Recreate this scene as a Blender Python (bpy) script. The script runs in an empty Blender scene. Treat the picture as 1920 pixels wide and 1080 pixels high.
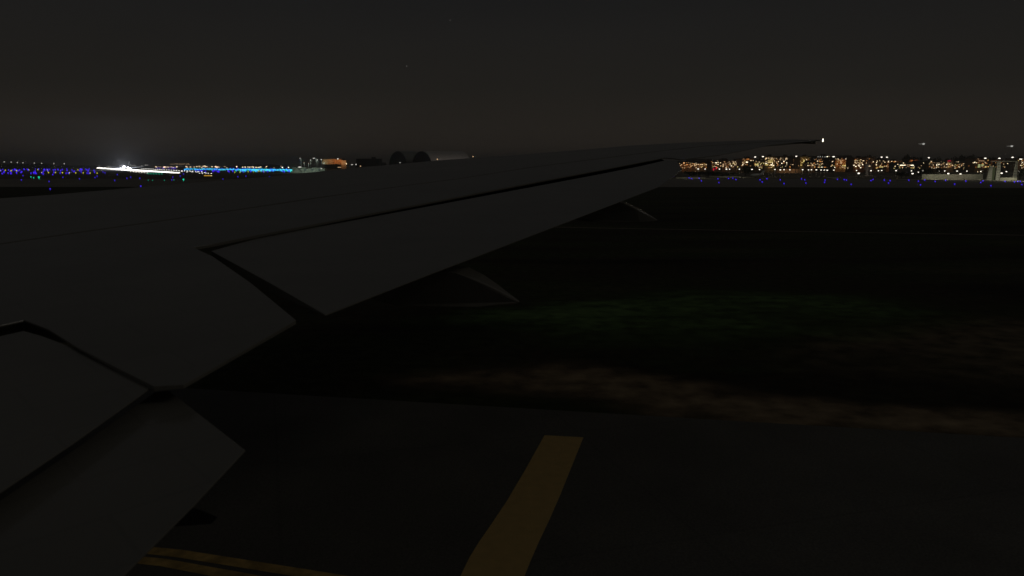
import bpy, bmesh, math, random
from mathutils import Vector, Matrix
R = math.radians
rnd = random.Random(11)
scene = bpy.context.scene
C = scene.collection

# ------------------------------------------------------------------ camera, sky, moon, exposure
F, HOR, H = 1507.0, 309.0, 5.5            # focal length in photo pixels, horizon row, eye height
PITCH = math.atan((540 - HOR) / F)
cd = bpy.data.cameras.new('camera'); cam = bpy.data.objects.new('camera', cd); C.objects.link(cam)
cd.sensor_width = 36; cd.lens = 36 * F / 1920; cd.clip_start = 0.05; cd.clip_end = 20000
cd.dof.use_dof = True; cd.dof.focus_distance = 300; cd.dof.aperture_fstop = 2.8
cam.location = (0, 0, H); cam.rotation_euler = (R(90) - PITCH, 0, 0)
scene.camera = cam
w = bpy.data.worlds.new('World'); scene.world = w; w.use_nodes = True
nt = w.node_tree; N = nt.nodes; L = nt.links
bg = N['Background']
tc = N.new('ShaderNodeTexCoord'); sx = N.new('ShaderNodeSeparateXYZ'); L.new(tc.outputs['Generated'], sx.inputs[0])
cr = N.new('ShaderNodeValToRGB'); L.new(sx.outputs['Z'], cr.inputs[0])
e = cr.color_ramp.elements
e[0].position = 0.0; e[0].color = (.0300, .0234, .0182, 1)
e[1].position = 1.0; e[1].color = (.0100, .0101, .0105, 1)
for p, c in ((.035, (.0228, .0188, .0150, 1)), (.09, (.0154, .0140, .0119, 1)), (.19, (.0109, .0108, .0108, 1))):
    q = cr.color_ramp.elements.new(p); q.color = c
cm = N.new('ShaderNodeMapping'); cm.inputs['Scale'].default_value = (1.2, 1.2, 5); L.new(tc.outputs['Generated'], cm.inputs[0])
cn = N.new('ShaderNodeTexNoise'); cn.inputs['Scale'].default_value = 2.2; cn.inputs['Detail'].default_value = 5; L.new(cm.outputs[0], cn.inputs['Vector'])
cl = N.new('ShaderNodeMapRange'); cl.inputs[1].default_value = .3; cl.inputs[2].default_value = .7; cl.inputs[3].default_value = .94; cl.inputs[4].default_value = 1.06; L.new(cn.outputs['Fac'], cl.inputs[0])
L.new(cr.outputs[0], bg.inputs[0]); L.new(cl.outputs[0], bg.inputs[1])
sd = bpy.data.lights.new('moon', 'SUN'); so = bpy.data.objects.new('moon', sd); C.objects.link(so)
sd.energy = 0.050; sd.angle = R(14); sd.color = (1, .93, .82)
so.rotation_euler = (R(12), R(54), 0)
scene.view_settings.view_transform = 'Standard'; scene.view_settings.look = 'None'
scene.view_settings.exposure = 0; scene.view_settings.gamma = 1
cy = scene.cycles
cy.sample_clamp_indirect = 2.0; cy.max_bounces = 4; cy.diffuse_bounces = 2; cy.glossy_bounces = 2; cy.volume_bounces = 0
cy.use_denoising = True; cy.denoiser = 'OPENIMAGEDENOISE'; cy.caustics_reflective = False; cy.caustics_refractive = False

# ------------------------------------------------------------------ helpers
def ray(px, py):
    a, v = (px - 960) / F, (540 - py) / F
    return Vector((a, math.cos(PITCH) + v * math.sin(PITCH), -math.sin(PITCH) + v * math.cos(PITCH)))
def at(px, py, D):                        # the place D metres ahead seen along a line of sight
    d = ray(px, py); t = D / d.y
    return Vector((0, 0, H)) + d * t
def G(px, py, z=0.0):                     # the place on the level ground
    d = ray(px, py); t = (z - H) / d.z
    return Vector((0, 0, H)) + d * t
KW, Z0, YAW = .088, 3.86, R(13)
LAT = Vector((math.sin(YAW), math.cos(YAW), 0)); AFT = Vector((math.cos(YAW), -math.sin(YAW), 0))
def W(px, py, off=0.0):                   # the place on the upper plane of the wing (dihedral KW)
    d = ray(px, py)
    t = (Z0 + off - H) / (d.z - KW * d.dot(LAT))
    return Vector((0, 0, H)) + d * t

def tag(o, label=None, cat=None, group=None, kind=None):
    if label: o['label'] = label
    if cat: o['category'] = cat
    if group: o['group'] = group
    if kind: o['kind'] = kind
    return o
def empty(name, loc=(0, 0, 0), rz=0):
    o = bpy.data.objects.new(name, None); C.objects.link(o); o.location = loc; o.rotation_euler[2] = rz
    o.empty_display_size = .2
    return o

class MB:
    def __init__(s): s.bm = bmesh.new()
    def box(s, c, d, mi=0, rz=0, tilt=0):
        M = Matrix.Translation(c) @ Matrix.Rotation(rz, 4, 'Z') @ Matrix.Rotation(tilt, 4, 'Y') @ Matrix.Diagonal((d[0], d[1], d[2], 1))
        n = len(s.bm.faces); bmesh.ops.create_cube(s.bm, size=1, matrix=M); s._m(n, mi); return s
    def cone(s, p, q, r0, r1, mi=0, seg=8):
        p, q = Vector(p), Vector(q); d = q - p
        M = Matrix.Translation((p + q) / 2) @ d.to_track_quat('Z', 'Y').to_matrix().to_4x4()
        n = len(s.bm.faces); bmesh.ops.create_cone(s.bm, cap_ends=True, segments=seg, radius1=r0, radius2=r1, depth=d.length, matrix=M); s._m(n, mi); return s
    def ball(s, c, r, mi=0, sub=2, sc=(1, 1, 1)):
        M = Matrix.Translation(c) @ Matrix.Diagonal((sc[0], sc[1], sc[2], 1))
        n = len(s.bm.faces); bmesh.ops.create_icosphere(s.bm, subdivisions=sub, radius=r, matrix=M); s._m(n, mi); return s
    def poly(s, pts, mi=0):
        f = s.bm.faces.new([s.bm.verts.new(p) for p in pts]); f.material_index = mi; return s
    def slab(s, top, bot, mi=0):          # two outlines of equal count joined by side walls
        a = [s.bm.verts.new(p) for p in top]; b = [s.bm.verts.new(p) for p in bot]; n = len(a)
        fs = [s.bm.faces.new(a), s.bm.faces.new(b[::-1])]
        fs += [s.bm.faces.new((a[i], b[i], b[(i + 1) % n], a[(i + 1) % n])) for i in range(n)]
        for f in fs: f.material_index = mi
        return s
    def loft(s, rings, mi=0, cap=True, smooth=True):
        vs = [[s.bm.verts.new(p) for p in r] for r in rings]; k = len(vs[0])
        for a, b in zip(vs, vs[1:]):
            for i in range(k):
                f = s.bm.faces.new((a[i], a[(i + 1) % k], b[(i + 1) % k], b[i])); f.material_index = mi; f.smooth = smooth
        if cap:
            for r in (vs[0][::-1], vs[-1]):
                f = s.bm.faces.new(r); f.material_index = mi
        return s
    def _m(s, n, mi):
        s.bm.faces.ensure_lookup_table()
        for f in s.bm.faces[n:]: f.material_index = mi
    def build(s, name, mats, parent=None, recalc=True):
        if recalc: bmesh.ops.recalc_face_normals(s.bm, faces=s.bm.faces[:])
        me = bpy.data.meshes.new(name); s.bm.to_mesh(me); s.bm.free()
        for m in (mats if isinstance(mats, (list, tuple)) else [mats]): me.materials.append(m)
        o = bpy.data.objects.new(name, me); C.objects.link(o)
        if parent: o.parent = parent
        return o

# ------------------------------------------------------------------ materials
def mat(name, col, rough=.8, var=.25, scale=3.0, bump=0.0, spec=.5, col2=None, metal=0.0):
    m = bpy.data.materials.new(name); m.use_nodes = True; n = m.node_tree.nodes; l = m.node_tree.links
    b = n['Principled BSDF']; b.inputs['Roughness'].default_value = rough; b.inputs['Specular IOR Level'].default_value = spec
    b.inputs['Metallic'].default_value = metal
    t = n.new('ShaderNodeTexCoord'); x = n.new('ShaderNodeTexNoise'); x.inputs['Scale'].default_value = scale; x.inputs['Detail'].default_value = 6
    l.new(t.outputs['Object'], x.inputs['Vector'])
    r = n.new('ShaderNodeValToRGB'); l.new(x.outputs['Fac'], r.inputs[0])
    c2 = col2 or [c * (1 + var) for c in col]
    r.color_ramp.elements[0].position = .3; r.color_ramp.elements[0].color = (*[c * (1 - var) for c in col], 1)
    r.color_ramp.elements[1].position = .7; r.color_ramp.elements[1].color = (*c2, 1)
    l.new(r.outputs[0], b.inputs['Base Color'])
    if bump:
        bp = n.new('ShaderNodeBump'); bp.inputs['Strength'].default_value = bump; bp.inputs['Distance'].default_value = .05
        l.new(x.outputs['Fac'], bp.inputs['Height']); l.new(bp.outputs[0], b.inputs['Normal'])
    return m
def glow(name, col, s):
    m = bpy.data.materials.new(name); m.use_nodes = True; n = m.node_tree.nodes; n.clear()
    o = n.new('ShaderNodeOutputMaterial'); em = n.new('ShaderNodeEmission'); em.inputs[0].default_value = (*col, 1); em.inputs[1].default_value = s
    m.node_tree.links.new(em.outputs[0], o.inputs[0])
    try: m.cycles.emission_sampling = 'NONE'
    except Exception: pass
    return m
M = {}
M['post'] = mat('post_paint', (.10, .10, .09), .5)
M['blue'] = glow('blue_lens', (.06, .02, .95), 1.5)
M['bluedim'] = glow('dim_blue_lens', (.055, .022, .8), 1.0)
M['cyan'] = glow('cyan_lens', (.035, .36, 1.0), 2.6)
M['aqua'] = glow('aqua_lens', (.06, .62, .72), 2.2)
M['green'] = glow('green_lens', (.02, .8, .22), 1.6)
M['teal'] = glow('teal_lens', (.01, .6, .36), 1.5)
M['yellow'] = glow('yellow_lens', (.85, .78, .05), 1.4)
M['white'] = glow('white_lens', (1, .97, .88), 6.0)
M['pink'] = glow('warm_small_lens', (1, .66, .46), 4.0)
M['lamp'] = glow('street_lamp_lens', (1, .93, .78), 2.2)
M['lampdim'] = glow('weak_lamp_lens', (.9, .88, .78), .8)
M['flood'] = glow('floodlight_lens', (1, .96, .9), 3.0)
M['win'] = glow('warm_window', (1, .76, .44), 2.4)
M['winw'] = glow('white_window', (1, .88, .62), 3.0)
M['winy'] = glow('yellow_window', (1, .80, .28), 1.6)
M['wing'] = glow('greenish_window', (.85, .95, .42), 1.0)
M['wino'] = glow('orange_window', (1, .36, .08), 1.3)
M['wind'] = glow('dim_window_and_roof_edge_glow', (.95, .60, .32), .9)
M['red'] = glow('red_lens', (.9, .01, .06), .8)
M['orange'] = glow('orange_lens', (1, .50, .20), 1.3)
M['steel'] = mat('galvanised_steel', (.42, .43, .41), .45, .12)
M['dark'] = mat('dark_metal_and_shade', (.05, .05, .05), .6)
M['conc'] = mat('pale_concrete', (.42, .41, .36), .85, .15, 1.2)
M['brick'] = mat('brown_brick', (.26, .17, .11), .9, .25, .8)
M['brickd'] = mat('dark_brick', (.12, .085, .06), .9, .25, .8)
M['plaster'] = mat('ochre_plaster', (.46, .34, .21), .85, .15, .6)
M['tan'] = mat('tan_cladding', (.44, .33, .22), .7, .12, .6)
M['roof'] = mat('dark_roof', (.07, .055, .045), .9, .3, .8)
M['rooft'] = mat('terracotta_roof', (.28, .13, .08), .9, .3, .8)
M['slate'] = mat('blue_grey_cladding', (.10, .13, .17), .7, .15, .8)
M['bark'] = mat('bark', (.08, .06, .04), .95, .3, 6)
M['leaf'] = mat('leaves', (.05, .075, .028), .8, .5, 1.5)
M['white_paint'] = mat('white_aircraft_paint', (.75, .75, .74), .3, .05)

# ------------------------------------------------------------------ ground, pavements, markings
def ground_mat():
    m = bpy.data.materials.new('grass_and_bare_soil'); m.use_nodes = True; n = m.node_tree.nodes; l = m.node_tree.links
    b = n['Principled BSDF']; b.inputs['Roughness'].default_value = .95; b.inputs['Specular IOR Level'].default_value = .15
    t = n.new('ShaderNodeTexCoord'); mp = n.new('ShaderNodeMapping'); l.new(t.outputs['Object'], mp.inputs[0]); mp.inputs['Scale'].default_value = (.045, .16, 1)
    mp.inputs['Rotation'].default_value = (0, 0, R(14))
    def noise(scale, det, src):
        x = n.new('ShaderNodeTexNoise'); x.inputs['Scale'].default_value = scale; x.inputs['Detail'].default_value = det; l.new(src, x.inputs['Vector']); return x
    def ramp(fac, stops):
        r = n.new('ShaderNodeValToRGB'); l.new(fac, r.inputs[0]); r.color_ramp.elements.remove(r.color_ramp.elements[1])
        for i, (p, c) in enumerate(stops):
            q = r.color_ramp.elements[0] if i == 0 else r.color_ramp.elements.new(p)
            q.position = p; q.color = (*c, 1)
        return r
    big = noise(1.0, 5, mp.outputs[0]); fine = noise(2.2, 8, t.outputs['Object'])
    col = ramp(big.outputs['Fac'], [(.30, (.024, .022, .013)), (.46, (.060, .053, .030)), (.58, (.060, .074, .030)), (.72, (.110, .092, .052))])
    mx = n.new('ShaderNodeMix'); mx.data_type = 'RGBA'; mx.blend_type = 'MULTIPLY'; mx.inputs[0].default_value = .7
    fr = ramp(fine.outputs['Fac'], [(.3, (.35, .35, .35)), (.7, (1.3, 1.3, 1.3))])
    l.new(col.outputs[0], mx.inputs[6]); l.new(fr.outputs[0], mx.inputs[7]); l.new(mx.outputs[2], b.inputs['Base Color'])
    return m
def sheet(name, pts, m, z, kind='structure'):
    mb = MB(); mb.poly([(p[0], p[1], z) for p in pts], 0)
    o = mb.build(name, m); 
    if o.data.polygons[0].normal.z < 0: o.data.flip_normals()
    return tag(o, kind=kind)
sheet('ground', [(-4000, -300), (4000, -300), (4000, 6000), (-4000, 6000)], ground_mat(), 0)
dry = mat('dry_airfield_grass', (.17, .145, .10), .95, .35, .05)
sheet('airfield', [(-3500, 322), (3500, 322), (3500, 5000), (-3500, 5000)], dry, .004)
conc = mat('taxiway_concrete', (.165, .158, .135), .85, .14, .5, .05)
def wear(m):                               # aggregate grain, slab joints and hairline cracks in the taxiway
    n = m.node_tree.nodes; l = m.node_tree.links; b = n['Principled BSDF']; src = b.inputs['Base Color'].links[0].from_socket
    t = n.new('ShaderNodeTexCoord'); mp = n.new('ShaderNodeMapping'); mp.inputs['Rotation'].default_value = (0, 0, R(-17)); l.new(t.outputs['Object'], mp.inputs[0])
    br = n.new('ShaderNodeTexBrick'); br.offset = 0; br.inputs['Scale'].default_value = .2; br.inputs['Brick Width'].default_value = 1.2; br.inputs['Row Height'].default_value = 1.0; br.inputs['Mortar Size'].default_value = .006
    br.inputs['Color1'].default_value = (1, 1, 1, 1); br.inputs['Color2'].default_value = (.95, .95, .95, 1); br.inputs['Mortar'].default_value = (.86, .86, .86, 1); l.new(mp.outputs[0], br.inputs['Vector'])
    g = n.new('ShaderNodeTexNoise'); g.inputs['Scale'].default_value = 28; g.inputs['Detail'].default_value = 4; l.new(t.outputs['Object'], g.inputs['Vector'])
    gr_ = n.new('ShaderNodeMapRange'); gr_.inputs[1].default_value = .3; gr_.inputs[2].default_value = .7; gr_.inputs[3].default_value = .75; gr_.inputs[4].default_value = 1.25; l.new(g.outputs['Fac'], gr_.inputs[0])
    cur = src
    for o_ in (br.outputs[0], gr_.outputs[0]):
        x = n.new('ShaderNodeMix'); x.data_type = 'RGBA'; x.blend_type = 'MULTIPLY'; x.inputs[0].default_value = 1; l.new(cur, x.inputs[6]); l.new(o_, x.inputs[7]); cur = x.outputs[2]
    l.new(cur, b.inputs['Base Color'])
wear(conc)
e0, e1 = G(340, 728), G(1920, 822); ed = (e1 - e0).normalized()
a, b2 = e0 - ed * 200, e0 + ed * 200
nn = Vector((ed.y, -ed.x, 0)); nn = nn if nn.y < 0 else -nn
sheet('taxiway', [a, b2, b2 + nn * 60, a + nn * 60], conc, .008)
conc2 = mat('far_taxiway_concrete', (.30, .275, .235), .9, .12, .2)
sheet('far_taxiway', [G(-2200, 352), G(960, 350), G(3800, 357), G(3800, 337), (1200, 322), (-1500, 322)], conc2, .009)
def patch_mat(name, c1, c2, nscale, soft):          # a thin ground cover that breaks up towards its edges
    m = mat(name, c1, .95, .5, 1.3, .1, .1, c2); n = m.node_tree.nodes; l = m.node_tree.links
    b = n['Principled BSDF']; o = n['Material Output']
    at_ = n.new('ShaderNodeAttribute'); at_.attribute_name = 'cover'
    t = n.new('ShaderNodeTexCoord'); mp = n.new('ShaderNodeMapping'); mp.inputs['Scale'].default_value = (.7, 1.2, 1); l.new(t.outputs['Object'], mp.inputs[0])
    x = n.new('ShaderNodeTexNoise'); x.inputs['Scale'].default_value = nscale; x.inputs['Detail'].default_value = 8; l.new(mp.outputs[0], x.inputs['Vector'])
    ad = n.new('ShaderNodeMath'); ad.operation = 'ADD'; sc_ = n.new('ShaderNodeMath'); sc_.operation = 'MULTIPLY_ADD'; sc_.inputs[1].default_value = 1.9; sc_.inputs[2].default_value = -.42; l.new(x.outputs['Fac'], sc_.inputs[0]); l.new(at_.outputs['Fac'], ad.inputs[0]); l.new(sc_.outputs[0], ad.inputs[1])
    mr = n.new('ShaderNodeMapRange'); mr.interpolation_type = 'SMOOTHSTEP'; mr.inputs[1].default_value = .62; mr.inputs[2].default_value = .62 + soft; l.new(ad.outputs[0], mr.inputs[0])
    tr = n.new('ShaderNodeBsdfTransparent'); mx = n.new('ShaderNodeMixShader')
    l.new(mr.outputs[0], mx.inputs[0]); l.new(tr.outputs[0], mx.inputs[1]); l.new(b.outputs[0], mx.inputs[2]); l.new(mx.outputs[0], o.inputs['Surface'])
    return m
def ribbon(pts, z, m, name, K=8):         # a strip of quads, cover fading to its long edges and ends
    cols = []
    for (p, q) in zip(pts, pts[1:]):
        for i in range(8):
            u = i / 8; cols.append([p[j] + (q[j] - p[j]) * u for j in range(3)])
    cols.append(pts[-1]); mb = MB(); n = len(cols)
    la = mb.bm.verts.layers.float.new('cover'); grid = []
    for i, (x, yt, yb) in enumerate(cols):
        A, B = G(x, yt), G(x, yb); r_ = []
        for k in range(K + 1):
            v = mb.bm.verts.new((*A.lerp(B, k / K).xy, z)); v[la] = math.sin(math.pi * k / K) ** 1.3 * min(1, 4 * i / n, 4 * (n - 1 - i) / n); r_.append(v)
        grid.append(r_)
    for a_, b_ in zip(grid, grid[1:]):
        for k in range(K): mb.bm.faces.new((a_[k], a_[k + 1], b_[k + 1], b_[k]))
    o = mb.build(name, m)
    if o.data.polygons[0].normal.z < 0: o.data.flip_normals()
    return tag(o, kind='structure')
ribbon([(700, 700, 728), (850, 682, 742), (1000, 670, 756), (1120, 672, 772), (1250, 690, 796), (1400, 712, 812), (1600, 734, 826), (1780, 750, 834), (2100, 776, 850), (2500, 800, 870)], .005, patch_mat('sandy_soil', (.32, .24, .15), (.56, .42, .26), .28, .95), 'verge')
ribbon([(1300, 640, 676), (1440, 612, 700), (1560, 590, 730), (1700, 576, 760), (1850, 570, 776), (2000, 574, 790), (2300, 590, 810), (2900, 640, 860)], .006, patch_mat('thin_brown_grass', (.16, .13, .08), (.29, .23, .145), .22, 1.1), 'bare_patch')
ribbon([(640, 590, 604), (800, 572, 622), (950, 556, 640), (1100, 540, 672), (1250, 526, 700), (1400, 526, 706), (1560, 534, 690), (1750, 550, 650), (1900, 566, 610)], .0065, patch_mat('lush_grass', (.14, .23, .08), (.23, .38, .13), .22, 1.25), 'green_strip')
path = mat('worn_path', (.24, .20, .16), .9)
sheet('path', [G(960, 424), G(1200, 428.5), G(1920, 440.5), G(2200, 444), G(2200, 445.4), G(1920, 441.8), G(1200, 429.6), G(960, 425)], path, .007)
sheet('edge_strip', [G(-200, 344.5), G(60, 345.5), G(180, 342), G(182, 343.5), G(60, 348.5), G(-200, 348.5)], mat('pale_shoulder', (.36, .33, .28), .9), .014)
yel = mat('yellow_marking_paint', (.86, .59, .22), .75, .06, 5)
yeld = mat('worn_yellow_paint', (.74, .50, .17), .8, .45, 3.5)
sheet('taxi_bar', [G(*q) for q in ((1021, 817), (1094, 821), (1073, 873), (1051, 928), (1031, 974), (1012, 1014), (997, 1048), (984, 1080), (958, 1150), (836, 1150), (864, 1080), (880, 1047), (899, 1016), (922, 983), (950, 941), (986, 880))], yel, .012)
sheet('hold_line', [G(200, 1019), G(340, 1032), G(620, 1076), G(800, 1106), G(770, 1120), G(590, 1088), G(330, 1046), G(195, 1031)], yeld, .012)
sheet('hold_line_two', [G(190, 1038), G(310, 1049), G(460, 1076), G(640, 1110), G(610, 1126), G(425, 1087), G(300, 1063), G(185, 1050)], yeld, .0125)
for o in C.objects:
    if o.name == 'hold_line_two': o.name = 'hold_line.001'

# ------------------------------------------------------------------ the airliner whose wing fills the picture
def wing_paint():
    m = bpy.data.materials.new('grey_wing_paint'); m.use_nodes = True; n = m.node_tree.nodes; l = m.node_tree.links
    b = n['Principled BSDF']; b.inputs['Roughness'].default_value = .55; b.inputs['Specular IOR Level'].default_value = .2; b.inputs['Coat Weight'].default_value = .8; b.inputs['Coat Roughness'].default_value = .14
    t = n.new('ShaderNodeTexCoord'); mp = n.new('ShaderNodeMapping'); mp.inputs['Rotation'].default_value = (0, 0, YAW + R(-55)); l.new(t.outputs['Object'], mp.inputs[0])
    br = n.new('ShaderNodeTexBrick'); l.new(mp.outputs[0], br.inputs['Vector']); br.inputs['Scale'].default_value = .55
    br.inputs['Color1'].default_value = (.262, .250, .212, 1); br.inputs['Color2'].default_value = (.270, .258, .219, 1); br.inputs['Mortar'].default_value = (.247, .236, .20, 1)
    br.inputs['Mortar Size'].default_value = .006
    x = n.new('ShaderNodeTexNoise'); x.inputs['Scale'].default_value = .8; x.inputs['Detail'].default_value = 7; l.new(t.outputs['Object'], x.inputs['Vector'])
    r = n.new('ShaderNodeMapRange'); r.inputs[1].default_value = .3; r.inputs[2].default_value = .7; r.inputs[3].default_value = .88; r.inputs[4].default_value = 1.06; l.new(x.outputs['Fac'], r.inputs[0])
    mx = n.new('ShaderNodeMix'); mx.data_type = 'RGBA'; mx.blend_type = 'MULTIPLY'; mx.inputs[0].default_value = 1
    l.new(br.outputs[0], mx.inputs[6]); l.new(r.outputs[0], mx.inputs[7]); l.new(mx.outputs[2], b.inputs['Base Color'])
    return m
PW = wing_paint()
root = W(300, 1100, -.6); root.z = 0
air = empty('airliner', (0, 0, 0))
tag(air, 'huge dark grey wing of the viewer\'s own airliner stretching over the taxiway', 'airplane')
LE = [(-420, 420), (-200, 396), (0, 372), (100, 365), (250, 352), (400, 340), (520, 330), (640, 317), (760, 306.5), (830, 300), (960, 291), (1100, 280), (1180, 273), (1280, 267.5), (1400, 263.5), (1480, 261.2), (1532, 262)]
SP = [(-420, 524), (-200, 486), (0, 457.5), (160, 434), (330, 410), (460, 391), (600, 370), (760, 348), (860, 335), (1000, 313), (1120, 298), (1230, 284), (1330, 273), (1420, 267.3)]
def span_taper(p): return max(.12, 1 - p.dot(LAT) / 33)
def outline(o): return [W(*q) if len(q) == 2 else W(*q) for q in o]
def panel(name, top, drop, m=PW, parent=air, off=0, bev=.02):
    t = [W(q[0], q[1], off) for q in top]
    bt = []
    for p, d in zip(t, drop if isinstance(drop, list) else [drop] * len(t)):
        bt.append(p - Vector((0, 0, d * span_taper(p))))
    mb = MB(); mb.slab(t, bt)
    o = mb.build(name, m, parent)
    if bev:
        md = o.modifiers.new('edge', 'BEVEL'); md.width = min(bev, .006); md.segments = 2; md.limit_method = 'ANGLE'
    return o
# nose: a rounded leading edge ahead of the slat line
mb = MB(); rings = []
for q in LE:
    p = W(*q); k = span_taper(p) * .42
    rings.append([p + (-AFT) * (k * .9 * math.sin(a)) - Vector((0, 0, k * (1 - math.cos(a)))) for a in [R(x) for x in (0, 30, 60, 90, 120, 150, 180)]])
vs = [[mb.bm.verts.new(p) for p in r] for r in rings]
for a_, b_ in zip(vs, vs[1:]):
    for i in range(6):
        f = mb.bm.faces.new((a_[i], a_[i + 1], b_[i + 1], b_[i])); f.smooth = True
nose = mb.build('leading_edge', PW, air)
panel('slat', LE[:] + [(1425, 266.6)] + [(x, y - (.35 if x > 700 else .9 if x < 200 else .6)) for x, y in SP[::-1]], .30, bev=0)
outer = [(1434, 266.9), (1532, 262.6), (1530, 264.2), (1490, 267), (1440, 272.5), (1400, 281), (1345, 291), (1276, 299), (1262, 296.5), (1246, 295.5)]
hinge = [(1130, 318), (1000, 342), (800, 380), (600, 418), (480, 441), (400, 457), (362, 463.5), (398, 480), (470, 530), (555, 600), (470, 650), (345, 721), (288, 724), (220, 690), (150, 654), (90, 617), (45, 600), (0, 610), (-200, 690), (-420, 790)]
fx = panel('wing_skin', [(x, y + (.35 if x > 700 else .8)) for x, y in SP] + outer + hinge, [.26] * (len(SP)) + [.05] * 6 + [.06] * 4 + [.05] * 7 + [.05, .05, .04, .03, .03, .04, .03, .02, .02, .02, .02, .02, .05], bev=.01)
low = panel('lower_skin', [(-420, 440), (0, 385), (400, 352), (760, 318), (1100, 287), (1400, 268), (1530, 263.2), (1395, 274), (1240, 281), (1000, 309), (600, 370), (350, 415), (330, 520), (250, 560), (40, 550), (-420, 760)], .62, off=-.27, bev=0)
panel('outboard_flap', [(396, 470.5), (480, 447.5), (600, 424.5), (800, 387.5), (1000, 350), (1130, 325.5), (1200, 311.5), (1248, 300.5), (1270, 302), (1279, 318), (1236, 350), (1000, 440), (800, 516), (610, 590), (500, 527)],
      [.3, .3, .3, .3, .3, .3, .25, .2, .1, .03, .015, .015, .015, .015, .12], off=-.03, bev=.012)
panel('flap_cove_shade', [(600, 410), (800, 372), (1000, 335), (1130, 311), (1225, 291), (1246, 301), (1200, 313), (1130, 328), (1000, 353), (800, 391), (600, 429)], .04, m=M['dark'], off=-.16, bev=0)  # dark strip added behind the flap gap, standing in for its shade
panel('inboard_flap', [(-420, 812), (-200, 712), (0, 630), (45, 620), (80, 630), (150, 656), (218, 691), (284, 726), (140, 828), (0, 922), (-200, 1062), (-420, 1220)], [.16, .16, .16, .16, .14, .08, .04, .012, .012, .012, .012, .012], off=-.025, bev=.03)
panel('aft_flap', [(-420, 1246), (-200, 1082), (0, 938), (140, 842), (290, 735), (316, 731), (460, 843), (360, 950), (230, 1080), (100, 1220), (-420, 1500)], [.14, .14, .14, .14, .08, .05, .015, .012, .012, .012, .03], off=-.12, bev=.03)
def fairing(pts, off, half=.17, m=None, name='flap_track_fairing'):          # deep canoe fairing: its side outline lies in a fore-and-aft upright plane
    p0 = W(*pts[0], off); side = []
    for q in pts:
        d = ray(*q); o = Vector((0, 0, H)); side.append(o + d * ((p0 - o).dot(LAT) / d.dot(LAT)))
    hs_ = [half * max(.08, min(1, (p - p0).length / .75)) for p in side]
    mb = MB(); mb.slab([p + LAT * k for p, k in zip(side, hs_)], [p - LAT * k for p, k in zip(side, hs_)])
    o = mb.build(name, m or PW, air)
    md = o.modifiers.new('edge', 'BEVEL'); md.width = half * .15; md.segments = 3; md.limit_method = 'ANGLE'
fairing([(976, 566), (958, 554), (930, 536), (900, 519), (868, 506), (820, 499), (720, 530), (700, 550), (760, 567), (900, 571), (966, 570)], -.5, .27)
fairing([(1234, 413), (1216, 402), (1196, 391), (1172, 380), (1150, 375), (1090, 388), (1060, 408), (1110, 414), (1200, 417), (1228, 416)], -.45, .27)
fairing([(408, 970), (396, 964), (376, 956), (330, 945), (250, 940), (210, 975), (330, 986), (396, 982)], -.9, .03, M['dark'], 'shaded_fairing')  # third flap fairing, its shade put into the dark colour
tipc = W(1543, 263)
mb = MB(); mb.cone(W(1528, 263.2), tipc, .025, .012, 0, 8); mb.build('wing_tip', PW, air)
mb = MB(); mb.ball(tipc, .024, 0, 2, (.7, .7, 2.2)); mb.build('wing_tip_light', glow('tip_lamp', (1, .93, .72), 4), air)

# ------------------------------------------------------------------ lamps on the airfield
def fixture(name, m):                     # base plate, stem and a domed lens, one unit tall
    mb = MB(); mb.cone((0, 0, 0), (0, 0, .12), .5, .42, 0, 8); mb.cone((0, 0, .12), (0, 0, .55), .16, .16, 0, 6)
    mb.ball((0, 0, 1.0), .5, 1, 2)
    return mb.build(name, [M['post'], m])
protos = {}
def light(px, py, m, name, label, group, cat='airfield light', k=1.0):
    key = (name, m.name); p = G(px, py); d = p.length; r = max(.18, min(1.0, .00105 * d)) * k
    p = G(px, py, r)                      # lens centre, not the base, on the line of sight
    if key not in protos: o = protos[key] = fixture(name, m)
    else: o = protos[key].copy(); C.objects.link(o)
    o.location = (p.x, p.y, 0); o.scale = (r, r, r)
    return tag(o, label, cat, group)
BL = 'taxiway_light'
# right: blue edge lights along the far taxiway
gr = 'blue lights of the far taxiway'
blue_r = [(1292, 333.5), (1297, 335), (1311, 334), (1315, 339), (1346, 335), (1348, 342), (1366, 334.5), (1374, 334), (1380, 336.5), (1425, 337), (1429, 341), (1438, 335), (1463, 337), (1470, 344), (1503, 335.5), (1509, 337), (1511, 343), (1547, 337.5), (1546, 341.5), (1570, 336), (1583, 336.5), (1587, 337.5), (1596, 345.5), (1633, 338.5), (1637, 336.5), (1658, 337.5), (1669, 338.5), (1666, 343), (1704, 337.8), (1722, 339.5), (1726, 346.5), (1734, 337.5), (1753.5, 340), (1773, 338), (1790, 345), (1811, 339.5), (1839, 342), (1843, 339), (1858, 348), (1884.5, 340), (1902, 341), (1908, 340), (1913, 340), (1916, 346)]
for x, y in blue_r:
    s = 'blue taxiway light on the far taxiway below the orange-lit town'
    light(x, y, M['blue'] if y < 343 else M['bluedim'], BL, s if y < 343 else 'dim blue taxiway light on the near edge of the far taxiway', gr if y < 343 else 'dim blue lights on the near edge', k=1.0 if y < 343 else 1.25)
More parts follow.
